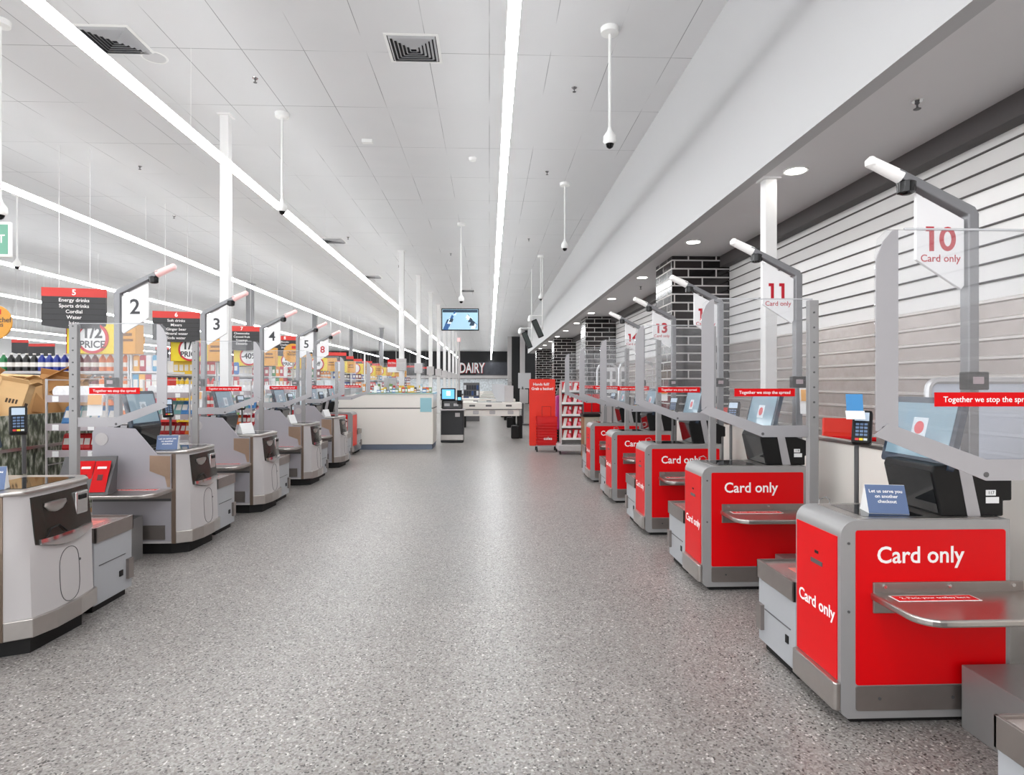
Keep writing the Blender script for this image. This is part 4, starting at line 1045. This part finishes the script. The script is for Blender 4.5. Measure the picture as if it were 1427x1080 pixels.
# conveyor checkouts receding
def conveyor(y, label, grp=None, x0=-1.25, x1=.82):
    t = thing('conveyor_checkout', label, 'checkout counter', (0, y, 0), 0, grp)
    MB().box(x0, x1, 0, .75, .62, .80).build('lower_body', cream, t, bevel=.005)
    MB().box(x0, x1+.06, -.03, .78, .8, .815).build('seam', dkgrey, t)
    MB().prism([(x0, .815), (x1+.07, .815), (x1+.07, .98), (x0+.3, 1.0), (x0, 1.0)], 'y', -.04, .79).build('upper_body', cream, t, bevel=.008)
    MB().box(-.35, .35, .1, .65, .985, 1.005).build('belt', mat('conveyor_belt', (150, 152, 150), .7), t)
    for x in (x0+.3, x1-.05): MB().rbox(x, x+.14, .1, .6, 0, .62, .01).build('leg', black, t)
    MB().rbox(x1-.22, x1+.0, -.0, .3, .0, .35, .02).build('bin', black, t)
    mb = MB()
    for x in (-.55, -.1, .45): mb.box(x, x+.16, -.044, -.04, .88, .93)
    mb.build('vents', dkgrey, t)
    mb = MB()
    for x in (-.45, .0, .5): mb.prism(rr(x, x+.16, .67, .77, .02), 'y', -.004, 0)
    mb.build('door_seams', ltgrey, t)
    MB().box(.18, .42, .3, .32, 1.0, 1.5).build('plastic_screen', edgeg, t)
    MB().rbox(x1-.4, x1-.15, .3, .6, 1.0, 1.45, .01).build('register', ltgrey, t)
    return t
for i, y in enumerate((16.7, 20.9, 25.1, 29.3, 33.5, 37.7, 42)):
    conveyor(y, 'cream conveyor checkout counter on black legs right of the black kiosk, nearest of its row' if i == 0 else
             'cream conveyor checkout counter behind the nearest one' if i == 1 else 'cream conveyor checkout counter far back in the row',
             None if i < 2 else 'far conveyor checkouts')
# front shelves of magazines beyond the counters
# dairy wall at the end
dz = at(657.5, 513.5, BACK-.4)
t = thing('wall_lettering', 'white DAIRY letters with red sides on the distant black wall', 'sign', (dz.x, BACK-.4, dz.z))
lettering('DAIRY', (0, 0, 0), (1, 0, 0), 1.75, wtext, t, bold=.02, width=.62, name='letters')
lettering('DAIRY', (.06, .12, -.03), (1, 0, 0), 1.75, mat('letter_red', (200, 40, 40), .5), t, bold=.03, width=.62, name='letter_sides')
t = thing('dairy_fridge', 'long bright dairy fridge under the distant black wall', 'fridge', (2, BACK-2.0, 0))
MB().box(-12, 2.4, 0, 1.9, 0, 2.6).build('cabinet', dkgrey, t)
MB().box(-12, 2.4, -.06, 0, .3, 2.1).build('lit_shelves', mat('fridge_glow', (196, 202, 206), .5, emit=.25, noise=.7, nscale=6), t)
MB().box(-12, 2.4, -.5, 0, 2.15, 2.5).build('canopy', ltgrey, t)
t = thing('wall_band', 'dark patterned band on the distant wall right of the dairy letters', 'wall panel', (1.5, BACK-.2, 0))
MB().box(-3.2, 3, 0, .15, 2.5, 4.2).build('panel', mat('band_pattern', (70, 72, 80), .5, noise=.5, nscale=1.5), t)
# pilasters on the right past the bulkhead
for i, (px, d) in enumerate(((709, 52), (727, 46))):
    p = at(px, 560, d)
    t = thing('pilaster', 'tall white pilaster at the right of the far dark wall, %s' % ('left one' if i == 0 else 'right one'), 'column', (p.x, p.y, 0))
    MB().box(-.1, .25, 0, .4, 0, CEIL-.001).build('shaft', ltgrey, t)
    MB().box(.25, 1.1, .1, .3, 0, CEIL-.001).build('dark_panel', dark_wall, t)

# ================================================================== LEFT BACKGROUND
# ---- impulse racks behind left units
choc = {}
def prod(kind, c, name=None):
    k = (kind, c)
    m_ = mat('pack_%d_%d_%d' % c, c, .4, noise=.15, nscale=40)
    lab = mat('pack_label', (236, 232, 226), .5)
    mb = MB()
    if kind == 'bottle':
        mb.lathe((0, 0, 0), [(.036, 0), (.038, .02), (.038, .17), (.034, .2), (.014, .245), (.013, .26)], 8); mb.lathe((0, 0, 0), [(.0385, .07), (.0385, .14)], 8, 1); mb.lathe((0, 0, .26), [(.015, 0), (.015, .02)], 8, 1)
    elif kind == 'can': mb.lathe((0, 0, 0), [(.03, 0), (.033, .01), (.033, .11), (.028, .12)], 8)
    elif kind == 'box': mb.box(-.055, .055, -.04, .04, 0, .22); mb.box(-.04, .04, -.042, -.04, .06, .16, 1)
    elif kind == 'packet': mb.rbox(-.06, .06, -.03, .03, 0, .19, .02, seg=1); mb.box(-.035, .035, -.032, -.03, .06, .13, 1)
    elif kind == 'bar': mb.rbox(-.022, .022, -.075, .075, 0, .02, .005, seg=1); mb.box(-.012, .012, -.05, .05, .02, .021, 1)
    elif kind == 'roll': mb.cyl((-.05, 0, .05), (.05, 0, .05), .05, seg=12)
    o = mb.build(name or kind, [m_, lab]); COL.objects.unlink(o)
    return o
PC = {}
def place(kind, c, loc, label, cat, grp, name, rz=0, rx=0, sc=1):
    k = (kind, c, name)
    if k not in PC: PC[k] = prod(kind, c, name)
    o = PC[k].copy(); COL.objects.link(o); o.location = loc; o.rotation_euler = (rx, 0, rz); o.scale = (sc, sc, sc) if not isinstance(sc, tuple) else sc
    return tag(o, label, cat, grp)

def impulse_rack(x, y, where, grp):
    t = thing('impulse_rack', 'wire snack rack with price tags behind %s' % where, 'display rack', (x, y, 0))
    for sx in (-1, 1):
        mb = MB()
        for yy in (-.19, .19): mb.box(sx*.29-.008, sx*.29+.008, yy-.008, yy+.008, 0, 1.55)
        for z in (.3, .7, 1.1, 1.54): mb.box(sx*.29-.005, sx*.29+.005, -.19, .19, z-.005, z+.005)
        mb.build('side_frame', ltgrey, t)
    mb = MB()
    for k in range(15): mb.box(-.285, .285, .19, .196, .15+k*.1, .156+k*.1)
    mb.build('back_wires', ltgrey, t)
    MB().box(-.28, .28, -.18, .19, .02, .12).build('base', dkgrey, t)
    zs = (.55, .82, 1.08, 1.36)
    for i, z in enumerate(zs):
        sh = MB().box(-.28, .28, -.2, .19, z-.015, z).box(-.28, .28, -.21, -.2, z-.04, z+.03).build('shelf', mat('rack_lilac', (170, 160, 164), .4), t)
        for k in range(3): MB().box(-.22+k*.17, -.16+k*.17, -.213, -.21, z-.035, z+.02).build('price_tag', paper, sh)
    random.seed(int(abs(x*100+y*10)))
    for k in range(8): place('bar', random.choice(((200, 30, 30), (226, 170, 40), (120, 30, 40))), (x-.24+k*.068, y-.08, .551), 'chocolate bar on the lowest tier of the snack rack behind the unit under '+grp, 'chocolate bar', 'chocolate bars behind '+grp, 'chocolate_bar', rz=random.uniform(-.25, .25))
    for k in range(8): place('packet', random.choice(((204, 26, 30), (180, 20, 30), (230, 120, 40))), (x-.24+k*.068, y+.02, .82), 'small sweet packet on the second tier of the snack rack behind '+grp, 'packet', 'sweet packets behind '+grp, 'sweet_packet', sc=(.75, .9, .95), rz=random.uniform(-.35, .35), rx=R(-18))
    for k in range(6): place('packet', random.choice(((120, 170, 170), (70, 130, 190), (200, 214, 214))), (x-.22+k*.088, y+.0, 1.08), 'bluish packet leaning on the third tier of the snack rack behind '+grp, 'packet', 'blue packets behind '+grp, 'crisp_packet', sc=(1.0, 1, 1.15), rx=R(-28), rz=random.uniform(-.3, .3))
    for k in range(5): place('roll', (238, 238, 240), (x-.21+k*.105, y-.08, 1.361), 'white wrapped roll on the top tier of the snack rack behind '+grp, 'wrapped roll', 'white rolls behind '+grp, 'wrapped_roll', rz=R(90), sc=1.2)
    for k in range(5): place('roll', (228, 230, 236), (x-.21+k*.105, y+.07, 1.361), 'white wrapped roll on the top tier of the snack rack behind '+grp, 'wrapped roll', 'white rolls behind '+grp, 'wrapped_roll', rz=R(90), sc=1.2)
impulse_rack(-4.06, 6.35, 'the unit under sign 2', 'sign 2')
impulse_rack(-4.15, 8.2, 'the unit under sign 3', 'sign 3')
impulse_rack(-4.1, 10.1, 'the unit under sign 4', 'sign 4')
impulse_rack(-4.1, 12.0, 'the unit under sign 5', 'sign 5')

# ---- cardboard bin with open cartons
t = thing('carton_bin', 'large bin with a grey foliage print around its sides, heaped with cardboard', 'bin', (-5.35, 6.0, 0))
mb = MB(); bw, bl = .85, 1.25
mb.box(-bw, bw, -bl, -bl+.04, .1, 1.2).box(-bw, bw, bl-.04, bl, .1, 1.2).box(-bw, -bw+.04, -bl, bl, .1, 1.2).box(bw-.04, bw, -bl, bl, .1, 1.2)
mb.build('printed_sides', foliage_m, t)
MB().box(-bw, bw, -bl, bl, .04, .1).build('floor', kraftd, t)
MB().box(-bw-.01, bw+.01, -bl-.01, -bl+.05, .86, .89).box(bw-.05, bw+.012, -bl, bl, .86, .89).build('rail', steel, t)
def carton(p, rot, dims, label, m_=None):
    t = thing('cardboard_carton', label, 'carton', p); t.rotation_euler = rot
    a, b, c = dims; th = .006
    mb = MB().box(-a, a, -b, -b+th, -c, c).box(-a, a, b-th, b, -c, c).box(-a, -a+th, -b, b, -c, c).box(a-th, a, -b, b, -c, c).box(-a, a, -b, b, -c, -c+th)
    mb.build('carton_body', m_ or kraft, t)
    MB().slab((-a, -b, c), (2*a, 0, 0), (0, -b*.7, b*.6), .005).build('flap', m_ or kraft, t)
    MB().slab((-a, b, c), (2*a, 0, 0), (0, b*.8, b*.3), .005).build('flap', m_ or kraft, t)
    MB().slab((a, -b, c), (0, 2*b, 0), (a*.5, 0, a*.3), .005).build('flap', kraftd, t)
    mb = MB()
    for k in range(4): mb.box(-a*.3+k*a*.24, -a*.3+k*a*.24+a*.14, -b-.0015, -b, c*.15, c*.32)
    mb.box(a-.0, a+.0015, -b*.5, b*.4, -c*.1, c*.25)
    mb.build('printed_marks', mat('carton_print', (70, 52, 36), .7), t)
cl = ['large flattened cardboard carton at the back of the printed bin', 'open cardboard carton with dark print, upright in the middle of the heap',
      'pale square cardboard carton tilted toward the walkway on top of the heap', 'cardboard carton leaning over behind the cut-off terminal',
      'tall narrow cardboard carton standing at the walkway side of the heap', 'low cardboard carton at the near edge of the printed bin',
      'brown cardboard carton behind the white rolls', 'brown cardboard carton with slanted top behind the screen of sign 2',
      'small cardboard carton tucked between the pale carton and the near edge', 'flat cardboard sheet carton leaning on the back carton']
cs = [((-5.5, 6.95, 1.33), (R(8), R(3), R(6)), (.55, .05, .26)), ((-4.95, 6.1, 1.3), (R(-14), R(-14), R(18)), (.16, .07, .27)),
      ((-5.22, 5.6, 1.36), (R(-20), R(18), R(12)), (.17, .06, .15)), ((-5.65, 5.35, 1.25), (R(-12), R(-20), R(10)), (.2, .08, .17)),
      ((-4.72, 6.2, 1.27), (R(-10), R(12), R(10)), (.12, .06, .25)), ((-5.42, 5.0, 1.18), (R(-10), R(8), R(-8)), (.17, .08, .14)),
      ((-4.85, 7.1, 1.36), (R(-8), R(10), R(25)), (.22, .08, .22)), ((-4.55, 6.95, 1.26), (R(5), R(-24), R(10)), (.16, .06, .22)),
      ((-4.98, 5.2, 1.2), (R(-18), R(-22), R(22)), (.15, .07, .13)), ((-5.15, 6.5, 1.36), (R(-10), R(12), R(-14)), (.3, .03, .24))]
for i, ((p, r_, dm), l) in enumerate(zip(cs, cl)): carton(p, r_, dm, l, kraftd if i in (6, 7) else kraft)

# ---- gondolas
gy = [10.9+3.42*k for k in range(11)]
palette = [[(228, 120, 30), (120, 20, 30), (30, 50, 140), (30, 30, 30), (40, 120, 70)],
           [(214, 40, 40), (240, 200, 50), (236, 236, 232), (50, 90, 170)],
           [(190, 60, 80), (230, 230, 235), (90, 160, 200), (240, 180, 70)],
           [(226, 226, 230), (200, 50, 50), (60, 120, 190), (120, 170, 90)],
           [(240, 150, 40), (200, 40, 60), (236, 236, 236), (60, 140, 80)]]
shelfw = mat('shelf_white', (228, 228, 230), .45)
ends = ['left', 'left', 'third', 'fourth', 'fifth']
for gi, y in enumerate(gy):
    far = gi > 4
    nm = 'aisle %d' % (5+gi)
    t = thing('shelf_gondola', ['white double-sided shelf unit below the aisle 5 sign, nearest of the grocery shelves', 'white shelf unit below the aisle 6 sign',
              'white shelf unit below the sign right of number 3', 'white shelf unit behind sign 4', 'white shelf unit behind sign 5'][gi] if gi < 5 else 'distant white shelf unit in the receding grocery aisles', 'shelf unit', (-6.3, y, 0), 0, None if gi < 5 else 'distant shelf units')
    Lg = 9 if gi < 2 else 5
    MB().box(-Lg, 0, .43, .47, 0, 2.0).build('spine', shelfw, t)
    MB().box(-.02, 0, 0, .9, 0, 2.0).build('end_panel', shelfw, t)
    MB().box(-Lg, 0, 0, .9, 0, .15).build('base', shelfw, t)
    zs = (.58, .96, 1.34, 1.72)
    for z in zs: MB().box(-Lg, -.02, .02, .88, z-.03, z).box(-Lg, -.02, .012, .02, z-.04, z+.005, 1).build('shelf', [shelfw, ltgrey], t)
    # endcap display
    e = thing('end_display', ['end-of-aisle shelf facing the checkouts below the first half price board', 'end-of-aisle shelf facing the checkouts below the second half price board',
              'end-of-aisle shelf behind the white pole', 'end-of-aisle shelf behind sign 4', 'end-of-aisle shelf behind sign 5'][gi] if gi < 5 else 'small distant end-of-aisle shelf behind the cream desk', 'display shelf', (-6.28, y, 0), 0, None if gi < 5 else 'distant end-of-aisle shelves')
    MB().box(0, .03, 0, .9, 0, 2.0).build('back', shelfw, e)
    for z in (.15,)+zs: MB().box(.03, .5, 0, .9, z-.03, z).build('shelf', shelfw, e)
    if not far:
        nprod = 13 if gi < 2 else 9
        vis = 2.4 if gi == 0 else 2.2
        for si, z in enumerate(zs):
            if gi == 0 and si == 0: continue
            kind = ('box', 'packet', 'bottle', 'bottle')[(gi+si) % 4] if gi else ('box', 'bottle', 'bottle', 'bottle')[si]
            pal = palette[gi]; n = 30 if gi == 0 else 22
            step = (3.9 if gi == 0 else 2.6)/n
            for k in range(n):
                c = pal[(k//4) % len(pal)]
                place(kind, c, (-6.4-k*step, y+.08, z), 'grocery %s on the %s shelf of the unit under the %s sign' % (kind, ('lowest', 'second', 'third', 'top')[si], nm) if gi < 3 else 'small grocery %s on the shelf unit behind sign %d, %s shelf' % (kind, gi+1, ('lowest', 'second', 'third', 'top')[si]), kind, '%ss of %s, %s shelf' % (kind, nm, ('lowest', 'second', 'third', 'top')[si]), 'grocery_'+kind, sc=(1.55, 1.5, 1.12) if kind == 'bottle' else (1.1, 1.1, 1.4))
        pal = palette[(gi+2) % 5]
        for si, z in enumerate(zs):
            for r_ in range(4):
                place(('box', 'packet', 'box', 'packet')[si], pal[(si+r_) % len(pal)], (-6.2+.11*r_, y+.07, z), 'packet at the aisle end under the %s sign, %s tier' % (nm, ('lowest', 'second', 'third', 'top')[si]), 'packet', 'packets at the end of %s, %s tier' % (nm, ('lowest', 'second', 'third', 'top')[si]), 'display_packet', sc=(.95, 1, 1.5))
    else:
        pal = palette[gi % 5]
        for si, z in enumerate((1.34, 1.72)):
            for k in range(10):
                place('box', pal[(k//2+si) % len(pal)], (-6.4-k*.13+.5, y+.07, z), 'tiny grocery box on a distant shelf unit behind the cream desk', 'box', 'boxes on the distant shelf units', 'grocery_box', sc=1.1)

# header boards
def header(x0, x1, y, z0, z1, txt, label, grp=None):
    t = thing('price_board', label, 'sign', (x0, y, z0), 0, grp)
    w, h = x1-x0, z1-z0
    ws = w*.72
    MB().box(0, ws, 0, .25, 0, h).build('yellow_box', yellow, t)
    MB().box(-.012, 0, -.004, .25, 0, h).build('magenta_edge', mat('magenta_edge', (170, 40, 100), .5), t)
    ob = MB().box(ws, w, 0, .25, 0, h).build('orange_panel', orange, t)
    MB().box(ws+.04, w-.04, -.003, 0, h*.42, h*.5).box(ws+.06, w-.06, -.003, 0, h*.6, h*.7).build('print', mat('orange_print_dark', (130, 84, 30), .5), ob)
    cx, cz, r_ = ws*.53, h*.52, h*.52
    disc = MB().prism([(cx+r_*math.cos(2*PI*i/32), cz+r_*math.sin(2*PI*i/32)) for i in range(32)], 'y', -.02, -.001).build('red_ring', mat('ring_red', (208, 42, 52), .5), t)
    MB().prism([(cx+r_*.83*math.cos(2*PI*i/32), cz+r_*.83*math.sin(2*PI*i/32)) for i in range(32)], 'y', -.024, -.02).build('white_disc', paper, disc)
    if txt == 'half':
        lettering('1/2', (cx, -.0245, cz+h*.17), (1, 0, 0), h*.52, dark_text, disc, bold=.03)
        lettering('PRICE', (cx, -.0245, cz-h*.22), (1, 0, 0), h*.33, dark_text, disc, bold=.025)
    elif txt:
        lettering(txt, (cx, -.0245, cz), (1, 0, 0), h*.42, dark_text, disc, bold=.03)
for gi, y in enumerate(gy):
    lab = ['yellow half price board with red ring over the nearest grocery shelf end', 'yellow half price board with red ring below the aisle 6 sign',
           'yellow board with red ring and 40% right of number 3', 'yellow half price board with red ring behind sign 4', 'yellow board with red ring behind sign 5'][gi] if gi < 5 else 'small yellow price board far along the aisle ends'
    header(-7.25, -6.1, y-.15, 2.02, 2.53, ('half', 'half', '-40%', 'half', 'off')[gi] if gi < 5 else '', lab, None if gi < 5 else 'far yellow price boards')
def aisle_sign(x, y, z0, z1, num, lines, label, grp=None, w=.96):
    t = thing('aisle_sign', label, 'sign', (x, y, z0), R(12), grp); h = z1-z0
    b = MB().prism([(-w/2, .03)]+[(-w/2+w*i/8, .03-.05*math.sin(PI*i/8)) for i in range(1, 8)]+[(w/2, .03), (w/2, h), (-w/2, h)], 'y', -.02, .02).build('charcoal_board', charcoal, t)
    r_ = MB().box(-w/2-.002, w/2+.002, -.024, .024, h*.78, h).build('red_header', signred, t)
    lettering(num, (0, -.0245, h*.885), (1, 0, 0), h*.2, wtext, r_, bold=.02)
    if lines:
        for k, s_ in enumerate(lines): lettering(s_, (0, -.021, h*(.69-.145*k)), (1, 0, 0), h*.125, wtext, b, bold=.01)
        mb = MB()
        for k in range(4): mb.box(-w/2, w/2, -.022, -.0195, h*(.62-.145*k)-.002, h*(.62-.145*k)+.002)
        mb.build('slat_lines', black, b)
    MB().cyl((-w*.24, 0, h), (-w*.24, 0, CEIL-z0), .004, seg=5).cyl((w*.24, 0, h), (w*.24, 0, CEIL-z0), .004, seg=5).build('hanging_wires', white, t)
L5 = [('5', ['Energy drinks', 'Sports drinks', 'Cordial', 'Water', 'Juice'], 'charcoal aisle sign with red header 5 listing energy and sports drinks'),
      ('6', ['Soft drinks', 'Mixers', 'Ginger beer', 'Mineral water', 'Soda water'], 'charcoal aisle sign with red header 6 listing soft drinks'),
      ('7', ['Cheesecake', 'Canned fruit', 'Toppings', 'Desserts'], 'charcoal aisle sign with red header right of number 3'),
      ('8', ['Biscuits', 'Crackers', 'Snacks'], 'charcoal aisle sign with red header partly behind sign 4')]
pos = [(104, 10.4), (246, 13.75), (337, 17.2), (397, 20.7)]
for (n, ln, lab), (px, d) in zip(L5, pos):
    p = at(px, 500, d); aisle_sign(p.x, p.y, 2.46, 3.13, n, ln, lab)
for i, (px, d) in enumerate(((468, 29), (480, 33), (493, 36.5), (508, 40), (521, 45), (575, 50), (590, 54))):
    p = at(px, 500, d); aisle_sign(p.x, p.y, 2.3, 3.0, '', None, 'small charcoal aisle sign with red header in the far row', 'far aisle signs')
for i, (px, d) in enumerate(((28, 20), (46, 22), (66, 22), (226, 24))):
    p = at(px, 500, d); aisle_sign(p.x, p.y, 2.5, 2.95, '', None, 'small aisle sign with red header far left over the grocery shelves', 'far left aisle signs', .46)
# red banner
p = at(552, 508, 30)
t = thing('hanging_banner', 'red banner with white lettering hanging over the cream desk', 'sign', p)
b = MB().box(-.42, .42, -.01, .01, -.12, .25).build('banner', red, t); lettering('80', (.17, -.011, .07), (1, 0, 0), .26, wtext, b, bold=.03); lettering('EXTRA', (-.2, -.011, .07), (1, 0, 0), .12, wtext, b)
MB().box(-.42, .42, -.01, .01, -.38, -.12).build('lower_strip', paper, t)
MB().cyl((0, 0, .25), (0, 0, CEIL-p.z), .01, seg=5).build('hanger', white, t)
# orange recipe discs
def disc(px, py, d, r_, txt, label, lines=True):
    p = at(px, py, d)
    t = thing('promo_disc', label, 'sign', (p.x, p.y, 0))
    dd = MB().prism([(r_*math.cos(2*PI*i/36), p.z+r_*math.sin(2*PI*i/36)) for i in range(36)], 'y', -.01, .01).build('orange_disc', orange, t)
    rb = MB().box(-r_*.1, r_*.42, -.014, -.01, p.z+r_*.45, p.z+r_*.75).build('red_tab', mat('tab_red', (214, 50, 44), .5), dd)
    lettering(txt, (0, -.012, p.z+r_*.12), (1, 0, 0), r_*.42, dark_text, dd); lettering('Recipes', (0, -.012, p.z-r_*.15), (1, 0, 0), r_*.36, dark_text, dd)
    MB().cyl((0, .02, 0), (0, .02, p.z), .02, seg=8).build('pole', mat('pole_beige', (170, 160, 146), .5), t)
disc(-8, 449, 7.4, .21, 'Master chef', 'round orange sign on a pole cut off by the left edge')
disc(183, 474, 11.6, .25, 'Master chef', 'round orange sign beside the post of sign 2')
disc(408, 492, 17.5, .27, 'Chef', 'round orange sign right of number 4')
# pallets of white stock seen behind signs 4 and 5
for i, (px, d, w_, h, c, l) in enumerate(((406, 13.6, 1.0, 1.45, (198, 214, 222), 'tall stack of pale blue wrapped cartons behind signs 4 and 5'),
                                          (449, 16.2, .8, 1.6, (214, 220, 224), 'stack of pale wrapped cartons behind sign 8'))):
    p = at(px, 560, d)
    t = thing('stock_stack', l, 'stock pallet', (p.x, p.y, 0))
    MB().box(-w_/2, w_/2, -.3, .3, 0, .14).build('pallet', brownp, t)
    m_ = mat('wrapped_%d' % i, c, .3, noise=.25, nscale=9)
    for r_ in range(4):
        for k in range(3): MB().rbox(-w_/2+k*w_/3+.005, -w_/2+(k+1)*w_/3-.005, -.3, .3, .14+r_*(h-.14)/4+.004, .14+(r_+1)*(h-.14)/4, .01).build('carton', m_, t)
# red crisp display tower behind unit 2
p = at(232, 590, 9.6)
t = thing('crisp_tower', 'tall red cardboard display of crisps behind the unit under sign 2', 'display stand', (p.x, p.y, 0))
MB().box(-.1, .1, -.1, .1, 0, 1.6).build('tower', mat('tower_red', (206, 44, 36), .5, noise=.1, nscale=8), t)
mb = MB()
for k in range(5): mb.box(-.08, .08, -.103, -.1, .55+k*.2, .6+k*.2)
mb.build('printed_marks', wtext, t)

# clusters behind the conveyor checkouts
p = at(657, 545, 24.5)
t = thing('magazine_rack', 'dark rack of blue and white magazines beyond the black kiosk', 'magazine rack', (p.x, p.y, 0))
MB().box(-.32, .32, 0, .4, 0, 1.55).build('cabinet', dkgrey, t)
mb = MB(); random.seed(11)
for i in range(5):
    for j in range(6): mb.box(-.3+j*.1, -.215+j*.1, -.02, 0, .35+i*.23, .53+i*.23, random.randrange(3))
mb.build('magazines', [mat('mag_blue', (40, 70, 120), .4), mat('mag_white', (220, 222, 226), .4), mat('mag_dark', (40, 42, 50), .4)], t)
p = at(704, 560, 27.6)
t = thing('potted_plant', 'dark leafy plant in a black pot beyond the conveyor checkouts', 'plant', (p.x, p.y, 0))
MB().lathe((0, 0, 0), [(.2, 0), (.26, .8), (.24, .8)], 16).build('pot', black, t)
mb = MB()
for k in range(60):
    a = random.uniform(0, 2*PI); r_ = random.uniform(.02, .3); z = random.uniform(.85, 1.75)
    c = Vector((r_*math.cos(a), r_*math.sin(a), z)); d_ = Vector((math.cos(a), math.sin(a), random.uniform(-.4, .8))).normalized()*.14; sd = d_.cross(Vector((0, 0, 1))).normalized()*.04
    mb.add([tuple(c-d_*.5), tuple(c+sd), tuple(c+d_), tuple(c-sd), tuple(c+Vector((0, 0, .01)))], [(0, 1, 4), (1, 2, 4), (2, 3, 4), (3, 0, 4)])
    if k % 6 == 0: mb.tube([(0, 0, .8), tuple(c)], .006, 5)
mb.build('foliage', mat('leaf_dark', (66, 74, 62), .5, noise=.3), t)
